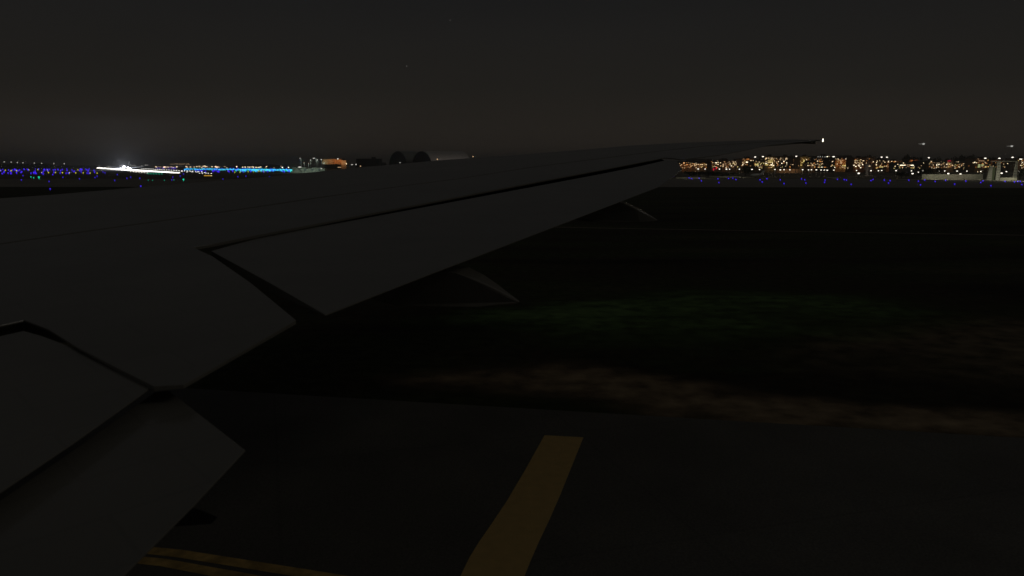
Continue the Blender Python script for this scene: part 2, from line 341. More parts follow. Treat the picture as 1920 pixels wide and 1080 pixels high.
# left: the crowded blue field
gr = 'blue lights of the crowded left field'
for i in range(86):
    light(rnd.uniform(-6, 181), rnd.choice((316.4, 317, 317.6, 318.4, 319.2, 321, 323, 324.5)) + rnd.uniform(-.4, .4), M['blue'], BL, 'blue taxiway light in the crowded field left of the white runway', gr)
for x, y in [(4, 325), (31, 324), (41, 321.5), (63, 323), (81, 322), (81, 326), (99, 327)]:
    light(x, y, M['blue'], BL, 'blue taxiway light in the crowded field left of the white runway', gr)
gr2 = 'scattered blue lights nearer than the field'
for x, y in [(43, 329), (40, 337), (92, 340), (118, 332), (149, 335), (178, 332.5), (182, 330), (193, 322), (197, 324), (220, 327), (215, 338), (238, 334), (245, 332), (262, 334), (324, 332), (322, 337), (338, 330), (344, 326), (418, 335.5), (446, 331), (461, 330), (505, 331)]:
    light(x, y, M['bluedim'], BL, 'lone blue taxiway light scattered on the dark ground in front of the runway', gr2)
light(94, 354, M['bluedim'], BL, 'lowest blue taxiway light at far left, just above the wing edge', None, k=1.3)
light(264, 349, M['bluedim'], BL, 'blue light right above the wing under the bright runway glow', None, k=1.5)
for x, y in [(1, 319.5), (10, 319), (21, 319.8), (31, 319.8), (54, 318), (71, 317.8), (78, 323.3), (91, 323.4), (104, 323.3), (117, 323.7), (130, 324), (142, 324), (156, 324), (169, 324.2), (182, 324.4), (146, 318), (89, 318.6)]:
    light(x, y, M['yellow'], 'guard_light', 'yellow airfield light in the row through the blue lights', 'yellow lights among the blue field', k=.85)
light(179, 314.2, M['yellow'], 'guard_light', 'yellow light at the far left tip of the white runway', None, k=1.2)
for x, y in [(58, 331.5), (63, 333)]:
    light(x, y, M['teal'], 'green_light', 'small green light left of its brighter green neighbour', 'pair of small green lights', k=.9)
light(73, 332.3, M['teal'], 'green_light', 'bright green light standing alone among the blue lights at left', None, k=1.6)
light(344, 336.4, M['teal'], 'green_light', 'wide green light between the runway end and the yellow sign', None, k=1.5)
for x, y in [(278, 337.8), (286, 338), (308, 338), (326, 337.2)]:
    light(x, y, M['teal'], 'green_light', 'faint green light on the dark ground below the runway', 'faint green lights below the runway', k=.6)
for i in range(6):
    light(277.5 + i * 5.2, 325.3 + i * .12, M['teal'], 'threshold_light', 'green threshold light in the short row under the white runway', 'green threshold lights', k=.8)
# runway: dense white centre and edge rows
for i in range(104):
    u = i / 103; x = 182 + (336 - 182) * u
    light(x, 314.6 + 9.3 * u ** 1.0, M['white'], 'runway_light', 'white runway light in the solid blazing line', 'white lights of the blazing runway line', k=1.1 - .4 * u)
for i in range(26):
    x = 265 + i * 3.4 + i * i * .045; light(x, 315.9 + .054 * (x - 265), M['white'], 'runway_light', 'white runway light in the dotted upper row beside the blazing line', 'dotted white row above the line', k=.6)
for i in range(7):
    x = 245 + i * 5.2; light(x, 321.2 + i * .45, M['white'], 'runway_light', 'white runway light in the dotted lower row under the aircraft', 'dotted white row under the line', k=.6)
for x, y in [(341.5, 321.2), (350.5, 322.2), (360, 322), (370, 322.2), (374, 325), (379.5, 325), (383, 323.5), (386, 324.6), (390.5, 325), (396, 325)]:
    light(x, y, M['white'], 'runway_light', 'white light trailing off right of the runway end', 'white lights right of the runway end', k=.5)
for i in range(30):
    x = 284 + i * 2.6 + rnd.uniform(-.7, .7); light(x, 311.9 + rnd.uniform(-.15, .25), M['pink'] if rnd.random() < .7 else M['lamp'], 'approach_light', 'tiny warm approach light in the row behind the runway', 'warm row behind the runway', k=.5)
# the cyan band
for i in range(150):
    x = 345 + 205 * (i / 149) + rnd.uniform(-.8, .8); light(x, rnd.choice((316.2, 316.9, 317.6)) + (x - 345) * .006, M['cyan'] if rnd.random() < .6 else M['aqua'], 'apron_light', 'cyan apron light in the dense glowing band', 'cyan lights of the glowing band', k=.95)
for i in range(44):
    light(rnd.uniform(450, 556), rnd.uniform(317.5, 320.5), M['cyan'] if rnd.random() < .5 else M['aqua'], 'apron_light', 'cyan apron light in the dense glowing band', 'cyan lights of the glowing band', k=1.1)
for i in range(22):
    light(rnd.uniform(555, 612), rnd.uniform(320.3, 322.2), M['cyan'], 'apron_light', 'cyan apron light near the pale apron building', 'cyan lights below the pale building', k=.62)
for i in range(60):
    x = rnd.uniform(290, 560); light(x, (314.9 if x < 345 else rnd.choice((315.6, 319.5, 321.2))) + rnd.uniform(-.4, .5), M['blue'], BL, 'blue light along the edges of the glowing cyan band', 'blue lights around the cyan band', k=1.15)
for i in range(26):
    light(rnd.uniform(440, 575), rnd.uniform(317.6, 321.8), M['green'], 'green_light', 'bright green light inside the cyan band', 'green lights inside the cyan band', k=1.0)
for i in range(10):
    light(rnd.uniform(440, 500), rnd.uniform(320.5, 323), M['yellow'], 'guard_light', 'dim yellow light under the cyan band', 'yellow lights under the cyan band', k=.8)

# taxiway sign
def yellow_sign():
    D = 400; p = at(389, 333, D); r = empty('taxiway_sign', (p.x, D, 0)); tag(r, 'lit yellow taxiway sign board below the runway end', 'sign')
    z = at(389, 330, D).z
    mb = MB(); mb.box((0, 0, z), (4.6, .25, 1.0)); mb.build('housing', M['dark'], r)
    mb = MB(); mb.box((.2, -.15, z), (3.6, .06, .8)); mb.build('panel', glow('sign_face', (1, .55, .06), .55), r)
    mb = MB(); mb.box((2.0, -.16, z), (.7, .05, .7)); mb.build('panel', glow('sign_face_pale', (1, .8, .35), .8), r)
    for s in (-1, 1):
        mb = MB(); mb.cone((s * 1.8, 0, 0), (s * 1.8, 0, max(.2, z - .45)), .08, .08); mb.build('leg', M['steel'], r)
yellow_sign()

# ------------------------------------------------------------------ lamp posts
def lampost(px, py, D, label, group=None, m=None, hs=.45, arm=0, name='street_lamp', wide=1.6, thick=.07, power=0, col=(1, .85, .6), pmat=None):
    p = at(px, py, D); r = empty(name, (p.x, D, 0)); tag(r, label, 'lamp post', group)
    z = max(1.2, p.z)
    mb = MB(); mb.cone((arm, 0, 0), (arm, 0, z), thick * 1.5, thick, 0, 6); mb.cone((0, 0, 0), (0, 0, 0.01), .01, .01, 0, 3) if False else None
    if arm: mb.cone((arm, 0, z), (0, 0, z + .15), thick * .8, thick * .6, 0, 6)
    mb.cone((arm, 0, 0), (arm, 0, .3), thick * 3, thick * 3, 0, 6)
    mb.build('pole', pmat or M['post'], r)
    mb = MB(); mb.ball((0, 0, z + .1), hs, 0, 2, (wide, .8, .8)); mb.build('lamp_head', m or M['lamp'], r)
    if power:
        ld = bpy.data.lights.new('lamp_glow', 'POINT'); ld.energy = power; ld.color = col; ld.shadow_soft_size = .3
        lo = bpy.data.objects.new('lamp_glow', ld); C.objects.link(lo); lo.parent = r; lo.location = (0, -1.0, z - .3)
    return r
row = [(1309, 317.3), (1322, 317.3), (1349, 317.4), (1362, 317.6), (1368, 317.6), (1386.5, 317.7), (1410, 318), (1424, 318.4), (1453, 318.2), (1463, 319), (1470, 318.5), (1481, 318.8), (1505, 318.6), (1516, 319), (1521.5, 318.8), (1530.5, 318.8), (1539.5, 319.2), (1545.5, 319.2), (1551, 319.6), (1563.5, 319.4), (1606, 320), (1633, 320.4), (1647, 320.6), (1653.3, 320), (1680, 320.4), (1709, 320.8), (1722, 323.2), (1730, 320.7), (1761, 321.2), (1771.5, 321), (1794.5, 321.2), (1813, 321.2), (1839, 321.8), (1887, 322.2), (1911, 321.8)]
for i, (x, y) in enumerate(row):
    lampost(x, y, 380, 'low white street lamp in the long row in front of the town', 'street lamps along the perimeter road', hs=.24, wide=1.2 if i % 3 else 1.7, power=60 if i % 4 == 0 else 0)
for x, y in [(1610, 325.4), (1711, 326), (1801, 326.8), (1778, 326), (1878, 325.2)]:
    lampost(x, y, 340, 'single white lamp standing lower than the long street lamp row', 'low lamps in front of the row', hs=.3)
for x, y, dx in [(1416, 294.7, 0), (1430.5, 294, 0), (1493, 293.2, 0), (1653, 295, 0), (1663, 295.1, 0), (1741.5, 296, 0), (1847.5, 297, 1), (1874, 297.2, 1), (1563, 294, 1), (1898.5, 295.4, 1), (1914, 298.7, 2)]:
    lampost(x, y, 540, 'tall white floodlight mast rising above the town roofs', 'floodlight masts over the town', M['lamp'], .42, name='floodlight_mast', wide=1.5 + dx * .5, thick=.1)
for x, y, lab in [(1731.5, 270.4, 'unlit-looking tall lamp post with a thin arm high over the town, the left one'), (1897, 274.6, 'tall lamp post with a thin pale arm high at the right picture edge')]:
    r = lampost(x, y, 300, lab, None, glow('pale_arm_lamp' + str(x), (.75, .74, .68), .55), .42, name='tall_lamp_post', wide=1.1, thick=.03, pmat=M['post'])
    z = at(x, y, 300).z
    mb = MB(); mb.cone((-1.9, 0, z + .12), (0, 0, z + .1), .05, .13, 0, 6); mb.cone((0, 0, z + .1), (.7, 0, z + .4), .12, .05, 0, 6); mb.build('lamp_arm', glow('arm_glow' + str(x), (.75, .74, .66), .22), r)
for i in range(90):
    x = rnd.uniform(1286, 1918); y = rnd.choice((rnd.uniform(303, 314), rnd.uniform(309, 316)))
    lampost(x, y, 545, 'tiny warm lamp post scattered among the town blocks', 'tiny warm lamps in the town', M[rnd.choice(('win', 'wino', 'wino', 'wind', 'orange', 'winy'))], rnd.uniform(.16, .30), wide=1.2, thick=.05)
# red lights
for x, y, lab in [(1338, 317.6, 'red obstruction light, lower left of the red pair'), (1343, 315.4, 'red obstruction light, upper right of the red pair')]:
    p = at(x, y, 420); r = empty('obstruction_light', (p.x, 420, 0)); tag(r, lab, 'red light')
    mb = MB(); mb.cone((0, 0, 0), (0, 0, p.z - .3), .1, .07); mb.build('pole', M['post'], r)
    mb = MB(); mb.ball((0, 0, p.z), .42, 0, 2, (.75, .75, 1.5)); mb.build('lamp_head', M['red'], r)
# far left weak lamps
for x, y in [(8, 303.8), (21, 304.2), (32.5, 304.7), (43, 305.4), (64.5, 305.9), (78, 306.4), (101, 307), (120.5, 307)]:
    lampost(x, y, 900, 'weak distant lamp above the dark trees at far left', 'weak lamps over the far trees', M['lampdim'], .62, wide=1)
for x, y in [(3, 310), (106, 311), (130, 312.3), (163, 313.6), (166, 313), (186, 311.6), (203, 311.8), (206, 311.8), (224.5, 311.4), (229, 310.6), (246, 311), (249.5, 311), (253.5, 311), (265.5, 311.4), (273, 309.6), (276.5, 309.8)]:
    lampost(x, y, 1500, 'small far lamp on the horizon behind the runway', 'far lamps on the horizon', M['lampdim'], 1.0, wide=1.1)
for i in range(12):
    lampost(321 + i * 3.1 + rnd.uniform(-1, 1), 307.5 + rnd.uniform(-.7, .9), 2200, 'faint roof light of the distant skyline above the cyan band', 'faint skyline lights', M['wind'], 1.1, wide=1.6)
for x, y in [(369, 312.6), (374, 311.8), (381, 312), (384, 311), (385, 313), (397.5, 312.6), (404, 313.2), (407, 313), (357, 313.2), (455, 313.6), (460, 313.6), (467, 313.7), (475, 313.7), (480, 314), (486, 314), (489, 313.4)]:
    lampost(x, y, 1150, 'small warm lamp just above the cyan band', 'warm lamps over the cyan band', M['win'], .8, wide=1.3)
for i in range(46):
    lampost(rnd.uniform(290, 555), rnd.uniform(312.2, 314.6), 1150, 'small warm lamp just above the cyan band', 'warm lamps over the cyan band', M[rnd.choice(('win', 'pink', 'wind'))], rnd.uniform(.5, .8), wide=1.2)
for x, y in [(529.5, 314), (541, 314.2)]:
    lampost(x, y, 900, 'bright white lamp by the small round hangar', 'pair of white lamps by the round hangar', M['lamp'], .7, wide=1.2)

# ------------------------------------------------------------------ buildings
def building(x0, x1, yt, D, label, wall='brick', roof='flat', dep=14, name='building', wins=(), rm='roof', floods=(), rz=0, base=None):
    a, b = at(x0, HOR, D), at(x1, HOR, D); wd = b.x - a.x; cx = (a.x + b.x) / 2; h = at(x0, yt, D).z
    r = empty(name, (cx, D, 0), rz); tag(r, label, 'building')
    mb = MB(); hh = h if roof == 'flat' else h * .8
    mb.box((0, dep / 2, hh / 2), (wd, dep, hh)); mb.box((0, dep / 2, .3), (wd + .3, dep + .3, .6))
    for k in range(1, max(2, int(hh / 3.2))): mb.box((0, -.02, k * 3.2), (wd + .1, .16, .18))
    mb.build('wall', M[wall], r)
    mb = MB()
    if roof == 'flat':
        mb.box((0, dep / 2, hh + .12), (wd + .5, dep + .5, .24)); mb.box((wd * .2, dep * .5, hh + .9), (min(3, wd * .25), 3, 1.3))
    else:
        o = .5; x_, y0, y1 = wd / 2 + o, -o, dep + o
        if roof == 'gable':               # ridge across the front
            pr = [(y0, hh), (dep / 2, h + .4), (y1, hh)]
            mb.slab([(-x_, p, q) for p, q in pr], [(x_, p, q) for p, q in pr])
        else:                             # gable end to the front
            pr = [(-x_, hh), (0, h + .4), (x_, hh)]
            mb.slab([(p, y0, q) for p, q in pr], [(p, y1, q) for p, q in pr])
    mb.build('roof', M[rm], r)
    for (px, py, ww, wh, m) in wins:
        p = at(px, py, D)
        mb = MB(); s = D / F
        mb.box((p.x - cx, -.10, max(.4, min(p.z, h - .2))), (max(ww * .72, .8) * s, .12, max(wh * .62, .6) * s)); mb.build('window', M[m], r)
    if name == 'building' and D < 800:
        for _ in range(int(3 + (x1 - x0) * .95)):
            px, py = rnd.uniform(x0 + 1, x1 - 1), rnd.uniform(yt + 2.5, 315)
            if any(abs(px - q[0]) < q[2] / 2 + 1.2 and abs(py - q[1]) < 1.8 for q in wins): continue
            p = at(px, py, D); mb = MB(); mb.box((p.x - cx, -.10, p.z), (rnd.uniform(.5, 1.15) * D / F, .12, rnd.uniform(.5, .9) * D / F)); mb.build('window', M[rnd.choice(('wind', 'wino', 'wino', 'win', 'win', 'winy'))], r)
    for (px, py, e_, col) in floods:
        p = at(px, py, D - 3.5)
        f = empty('floodlight', (p.x, D - 3.5, 0)); tag(f, 'small floodlight on a short pole aimed at a town facade', 'lamp post', 'facade floodlights of the town')
        mb = MB(); mb.cone((0, 0, 0), (0, 0, p.z - .2), .07, .05); mb.build('pole', M['post'], f)
        mb = MB(); mb.box((0, 0, p.z), (.5, .3, .3)); mb.build('housing', M['dark'], f)
        ld = bpy.data.lights.new('lamp_glow', 'POINT'); ld.energy = e_ * .24; ld.color = col; ld.shadow_soft_size = .25
        lo = bpy.data.objects.new('lamp_glow', ld); C.objects.link(lo); lo.parent = f; lo.location = (0, .35, p.z + .3)
    return r
OR, YE, WA, TN = (1, .38, .10), (1, .72, .22), (1, .74, .45), (1, .60, .32)
def W_(lst, w_=1.5, h_=1.6, m='win'): return [(q[0], q[1], q[2] if len(q) > 2 else w_, q[3] if len(q) > 3 else h_, q[4] if len(q) > 4 else m) for q in lst]
building(1270, 1333, 303, 620, 'long low orange-lit block beginning at the wing flap end', 'plaster', 'gable', wins=W_([(1282.3, 305.6, 3.6, 3.4, 'orange'), (1287, 305, 1.5, 1.2, 'wino'), (1291, 304.6, 2.4, 1, 'wind'), (1294, 308.2, 1.8, 1.8, 'orange'), (1302.5, 307.9, 1.8, 1.8, 'win'), (1303, 310.6, 1.8, 1.8, 'win'), (1306.5, 308.5), (1310, 308.3), (1314, 308.4, 2, 1.3), (1317, 308.5, 2.4, 1.5), (1325.5, 308.7, 6, 1.5, 'win'), (1331, 310.5, 2, 1.5, 'winw'), (1289, 308, 1.3, 1.2, 'wino'), (1298, 306, 3, .8, 'wind')]), floods=[(1284, 311, 260, OR), (1298, 311, 200, OR), (1314, 312, 160, TN)])
building(1292, 1338, 298.5, 800, 'dark brown pitched-roof block behind the long orange block', 'brickd', 'gable')
building(1334, 1353, 300.5, 560, 'brown building with three white windows just above the red lights', 'brick', 'gable', wins=W_([(1336.5, 305, 1.4, 2), (1342.6, 305.1, 5, 1.8, 'winw'), (1346.4, 304.6, 2, 2), (1351, 305, 2, 2), (1346.3, 308.4, 2.4, 1.3), (1345, 301.6, 3, .7, 'wind')]), floods=[(1336, 311, 250, WA)])
building(1354, 1367, 297.5, 600, 'gable-fronted brown house with rows of tiny windows', 'brick', 'front', wins=W_([(1357, 307.2, 2.4, .9, 'wind'), (1361, 306.5, 3, .9, 'wind'), (1356, 309.3, 3, 1, 'win'), (1360.5, 309.3, 3.4, .9, 'wind'), (1358, 300.8, 2, 1.2, 'wind'), (1362, 312, 1, 3, 'wind'), (1365, 305, 1, 1, 'wind')]), floods=[(1360, 312, 260, TN)])
building(1366.5, 1391, 301.5, 640, 'apartment block studded with two dozen lit windows', 'brick', 'flat', wins=W_([(1367, 303.2), (1366.4, 306.1, 1.8, 1.6), (1369, 306.1), (1366.4, 308.7), (1369, 308.7), (1371.3, 311, 2.8, 1.5, 'winw'), (1375, 304), (1378.6, 303.6), (1382, 303.6), (1384, 303.6), (1375, 306.2), (1381, 306.1), (1385.3, 306.2, 2), (1388.6, 303.7), (1389, 306.2), (1378, 308.9, 1.8), (1381, 308.9), (1383.6, 308.9), (1388.6, 308.9, 1.5, 2.4), (1373, 301.9, 1, 1, 'wind')]), floods=[(1378, 313, 120, WA)])
building(1391, 1413, 297.5, 580, 'block with an orange-lit top floor over dim windows', 'plaster', 'flat', wins=W_([(1395, 306), (1392.7, 309, 2, 2, 'winw'), (1400.5, 304, 5.4, 2.2, 'winw'), (1406.8, 309), (1408, 301, 2.4, 1.6), (1412.4, 301.2), (1410, 304.1, 4, 1.4), (1409, 306, 1.5), (1394.3, 298.4, 3, .8, 'wind'), (1402, 298.3, 6, .9, 'wino')]), floods=[(1403, 300.5, 240, OR)])
building(1413, 1433, 302, 560, 'building with a yellow-lit ground floor strip left of the lit stair block', 'brickd', 'flat', wins=W_([(1418.3, 309.1, 10.5, 1.7, 'winy'), (1416.8, 306.4, 1.5, 1.6, 'winy'), (1421, 306.4, 2.4, 1.4, 'winy'), (1427.2, 306.4, 1.4, 1.8, 'winy'), (1432, 306.7, 1.6, 1.6, 'winy'), (1423.5, 304), (1419, 297.5, 1, 1, 'wind'), (1418, 300, 3, .8, 'wind'), (1421.5, 311.2, 1.3, 1.6, 'winw')]), floods=[(1424, 312, 90, YE)])
building(1433, 1453.5, 293.5, 600, 'tall stair block with columns of yellow lights', 'plaster', 'flat', wins=W_([(1436.4, 306.3, 5, 1.2, 'winw'), (1437.5, 309.1, 7.5, 1.6, 'winy'), (1447, 309.2, 6, 1.8, 'winw'), (1450.8, 310.4, 2.4, 2.2, 'winw'), (1448.2, 306, 1.2, 3.6, 'winw'), (1437, 296.6, 4, 1.1), (1435.5, 298.4, 2.4, 1.1), (1441.3, 296.7, 1.6), (1446, 296.6, 1.5), (1448.8, 296.5, 1.6), (1446, 298.3, 1.5, 1), (1450, 298.3, 1.3, 1)] + [(x, y, .8, 1, 'winy') for x in (1441.6, 1443.8, 1445.8, 1448) for y in (299.8, 301.4, 303, 304.6)] + [(x, 304.3, 1.2, 1.2, 'win') for x in (1440, 1442.4, 1445)], 1.5, 1.2), floods=[(1448, 307.5, 220, YE), (1452, 311, 150, YE)])
building(1453.5, 1487, 293.2, 700, 'wide dark block with scattered round white lights', 'brickd', 'flat', wins=W_([(1459.6, 303, 2, 2), (1455.6, 303.6, 2.6, 1.2, 'wind'), (1469.8, 302.6, 2.2, 2.2, 'winw'), (1465.8, 306.2, 2.2, 2, 'winw'), (1475, 305.3, 2.1, 2.3, 'winw'), (1464, 296.7, 2, .9), (1462.5, 298.4, 2.4, 1, 'wind'), (1467.8, 296.6, 1, .9, 'wind'), (1474.4, 296.6, 4.4, .9), (1474.4, 298.4, 4.8, .9), (1479.7, 297.5, 1, 1, 'wind'), (1463.3, 299.8, 3, 1, 'wind')]), floods=[(1464, 303, 90, WA)])
building(1487, 1500, 296, 660, 'narrow brown block with two round lamps, left of the yellow-glowing block', 'brick', 'flat', wins=W_([(1489.4, 303, 2, 2.4, 'winw'), (1495, 303.5, 2, 2.2, 'winw'), (1490.4, 308.6, 3, 1.8), (1487.3, 308.6, 1.4, 1.4, 'wind'), (1483, 308.6, 1.2, 1.6, 'wind'), (1486.3, 308.6, 1.2, 1.4), (1490, 311, 1.8, 1.2, 'winw'), (1497.8, 308.7, 1.6, 1.2, 'wind'), (1491, 306.3, 1.4, 1)]), floods=[(1494, 309, 160, TN)])
building(1500, 1519.5, 294, 600, 'ochre building with a blazing yellow entrance', 'plaster', 'flat', wins=W_([(1507.4, 304.8, 5.4, 3.0, 'winy'), (1507.6, 302, 2.6, 3.4, 'winy'), (1511, 305.3, 3, 1.2, 'winy'), (1507, 299.6, 1.8, 1.2, 'winy'), (1512.3, 303.2, 1.6, 2, 'winw'), (1516.4, 304.6, 1.8, 1.3), (1519, 306.6, 1.6, 1.8), (1516.6, 308.5, 2, 1.4), (1504.7, 297.6, 1.2, .8, 'wind')]), floods=[(1506, 307.5, 420, YE), (1510, 299, 150, YE)])
building(1520, 1529, 301, 560, 'small pale brown gabled house right of the yellow entrance', 'plaster', 'front', wins=W_([(1522.5, 304.3, 1.6, 1.4), (1523, 309.3, 1.6, 1.8), (1520.7, 306, 1.2, 1.2), (1521.4, 311.2, 1.4, .8, 'wind')]), floods=[(1525, 313, 140, TN)])
building(1528.5, 1557, 292.8, 620, 'dark flat-roofed block with a row of pale lights along its roof', 'slate', 'flat', wins=W_([(1533.8, 294, 1.6, 1.5, 'lampdim'), (1537.8, 293.8, 1.8, 1.8, 'lampdim'), (1542.2, 293.8, 1.8, 1.5, 'lampdim'), (1547, 294, 2.6, 1.1, 'lampdim'), (1551.2, 293.8, 3, 2.4, 'winw'), (1555.4, 293.7, 1, 1.8, 'wind'), (1527.8, 299.2, 1.4, 1.2, 'wind'), (1533, 302.1, 2, 2.2), (1537.8, 302.6, 3.6, 2, 'wino'), (1541.4, 302.8, 1.8, 2.2, 'orange'), (1540.4, 313.3, 2.8, 1.3, 'winw'), (1543, 313.3, 2, 1.2, 'winw')]), floods=[(1539, 306, 140, OR)])
building(1557, 1565.5, 295, 600, 'narrow dark house squeezed left of the orange hotel', 'brickd', 'front', wins=W_([(1558.6, 299.3, 1.6, 1.4), (1560.5, 297.9, 2, 1, 'wind'), (1561, 303, 3.4, 1.4), (1565, 313.9, 2, 2, 'winw')]))
building(1565, 1600.5, 292, 640, 'big orange-lit hotel with yellow lanterns at its foot', 'plaster', 'gable', wins=W_([(1567.3, 298, 1.5, 1.4), (1571.5, 298.1, 3.4, 1.5), (1569.6, 307.3, 1.8, 1.4), (1577, 305.5, 4.6, 3.2, 'wind'), (1586.3, 297.8, 1.8, 1.8, 'winw'), (1592, 303.6, 2.6, 1.4), (1576, 300.4, 14, .7, 'wind'), (1580.4, 310.4, 3, 1.4, 'winy'), (1584.4, 310.8, 2.6, 3, 'winy'), (1586.8, 312, 2, 2, 'winy'), (1590, 308, 1.8, 2.4, 'winy'), (1589.6, 311, 2.6, 1.6, 'winy'), (1577.5, 311.5, 1, 1.8, 'wind'), (1583.5, 315, 2, .8, 'win'), (1588.8, 314.5, 2, 1.4, 'winw'), (1586, 315, 1.4, .8), (1593.2, 309.7, 2, 2, 'winw'), (1596, 311.8, 3.8, 1.8, 'winw')], 1.5, 1.3), floods=[(1572, 308, 620, OR), (1586, 306, 620, OR), (1588, 313, 260, YE)])
building(1600.5, 1622, 296, 610, 'brown block crowded with small warm lights', 'brick', 'flat', wins=W_([(1601, 309.8, 3.4, 1.4, 'winw'), (1604.6, 312, 3.6, 1.6, 'winw'), (1609.4, 309.6, 1.6, 2.2, 'winw'), (1612, 309.6, 1.4, 3.2, 'win'), (1611, 311.8, 3, 1, 'winw'), (1612.2, 305.9, 2, 1.4), (1616, 305.6, 3.6, 1.1), (1617.4, 308.7, 2, 2.2, 'winw'), (1618.6, 301.4, 3.6, 1.3), (1603.4, 301.5, 2.2, 1.1), (1606.8, 301.4, 1.4, 1.2), (1603.2, 304.4, 1.5), (1605.4, 306, 1.8, 1.6), (1608.7, 305.2), (1607, 297.9, 1.5, 1, 'wind'), (1613.6, 314.4, 3, 1.6, 'winw'), (1601.8, 307.4, 1.3, 1, 'wind')], 1.5, 1.4), floods=[(1610, 313, 330, OR)])
building(1622, 1641, 294, 720, 'faint red-brown block behind the slender masts', 'brick', 'flat', wins=W_([(1624.3, 305.6, 1.6, .9), (1626.5, 310, 1, 2, 'wind'), (1637, 305.4, 3, .8, 'wind'), (1638.6, 308.4, 1.8, 1.2)]), floods=[(1630, 306, 200, TN)])
building(1641, 1661, 299, 600, 'dark block with a short bright yellow sign strip', 'brick', 'flat', wins=W_([(1652, 313, 8.6, 1.9, 'winy'), (1643.6, 304.9, 1.6, 1.8, 'winw'), (1644.6, 302, 1.6, 1.8), (1642.8, 309, 1.8, 3, 'win'), (1659, 304.2, 1.8, 1.6), (1656.5, 302), (1653, 306.2, 2, 1, 'wind'), (1649.6, 301.3, 1.2, 1)], 1.2, 1.2), floods=[(1646, 311, 90, YE)])
building(1661, 1691, 302, 640, 'low building with an orange lit canopy and bright orange strip', 'plaster', 'flat', wins=W_([(1666, 302.2, 2, 1.4, 'winw'), (1672, 301.4, 2.4, 1.3), (1678.6, 301, 2, 1.2), (1681, 306.4, 6, 1.5, 'orange'), (1677, 303.6, 4, 1, 'wino'), (1676, 309.8, 6, 1.5, 'wing'), (1680.4, 311.5, 2.6, 1.6, 'winw')], 1.4, 1.3), floods=[(1679, 309.5, 520, OR), (1668, 309.5, 150, OR)])
building(1684.5, 1716, 305, 560, 'blue-grey shop building with two white window strips', 'slate', 'flat', wins=W_([(1692.5, 309.8, 14, 1.7, 'winw'), (1701, 309.5, 4, .7, 'wind'), (1709.7, 309.9, 9, 1.9, 'winw'), (1694, 304, 1.8, 2, 'win')]), floods=[(1692, 318, 60, OR)])
building(1704.5, 1721.5, 299.5, 680, 'small block glowing deep orange above the white window strips', 'plaster', 'flat', wins=W_([(1710, 304.6, 2.6, 2, 'orange'), (1709.6, 301.2, 3, 1, 'wino')]), floods=[(1711, 303.5, 420, OR), (1717, 303.5, 260, (1, .25, .08))])
building(1721.5, 1741, 302, 660, 'unlit dark block right of the deep orange block', 'brickd', 'gable', wins=W_([(1733.4, 304.5, 1.4, 1.4, 'wind'), (1733.4, 307.9, 2.2, 2.2, 'winw'), (1735.5, 311.3, 1, .8, 'wind'), (1740.7, 305.8, 1.2, 1.4, 'wind')]))
building(1741, 1775.5, 302, 600, 'dark building with an H-shaped cluster of white lights', 'brickd', 'gable', wins=W_([(1746, 302.7, 1.8, 1.8), (1748.6, 305.4, 1, 1.4, 'wind'), (1756.4, 309.3, 1.3, 4.6, 'winw'), (1760.4, 308.5, 2, 2.2, 'winw'), (1758.3, 306, 3, .9, 'win'), (1761.6, 306, 1, 1), (1751.2, 315.4, 4, 1, 'win'), (1755.4, 315.2, 2, 1.7, 'winw'), (1764.6, 309, 1.8, 3, 'wind'), (1764.6, 303, .9, 1, 'wind')]), floods=[(1762, 313, 80, TN)])
building(1775.5, 1788, 301, 600, 'tan-lit box of a building under a red strip sign', 'tan', 'flat', wins=W_([(1775.2, 308.2, 2, 1.8, 'winw'), (1780, 299.3, 8, 1.6, 'red')]), floods=[(1781, 311, 260, TN)])
building(1788, 1829, 303, 640, 'wide nearly black block left of the yellow-green windows', 'brickd', 'gable', wins=W_([(1796.6, 301.6, 1.7, 1.4), (1793.4, 301.6, 1.4, 1.2, 'wind'), (1811.5, 311.2, 2.2, 1.5, 'winw'), (1786.4, 313.5, 2.2, 1.7, 'winw'), (1790.6, 315.2, 1.5, 1.4), (1790.2, 311.6, 1.2, 1.6), (1811, 316.8, 14, .7, 'wind')]))
building(1828, 1857, 297.5, 600, 'building with large yellow-green lit windows and a tan roof edge', 'brick', 'flat', wins=W_([(1836, 309.4, 5.6, 2.2, 'wing'), (1842, 309.4, 5.6, 2.2, 'wing'), (1835.6, 313, 7, 2, 'wing'), (1847.6, 313, 5, 2.2, 'winy'), (1853, 312.6, 4, 1.1, 'winy'), (1840, 301.6, 15, .8, 'wind'), (1827.6, 304.5, 2.4, 2.2, 'winw'), (1824.6, 305.3, 2, 1.6), (1834.6, 294, 3, .9, 'wind'), (1832.8, 322, 1.4, 1.2), (1833, 325, 1.6, 1.4), (1838.8, 325.2, 2.4, 1)], 1.5, 1.4), floods=[(1838, 306, 150, TN), (1840, 317, 60, YE)])  # tan roof edge is an emissive bar among the windows, no lamp
building(1857, 1880, 300, 680, 'brown block with a big orange-glowing bay behind the pale frame', 'brick', 'flat', wins=W_([(1872, 306, 4, 4.4, 'wino'), (1871.5, 307, 2.4, 4.6, 'orange')]), floods=[(1868, 304.4, 240, OR), (1874, 308, 280, OR)])
building(1880, 1908, 302.3, 640, 'dark red-brown hall with a pale roof edge behind the pale frame', 'brickd', 'flat', wins=W_([(1893.4, 302, 6, 1.2, 'wind'), (1888, 302.2, 14, .5, 'wind')]), floods=[(1884, 306, 50, TN)])  # pale roof edge gets its brightness from glowing bars listed as windows
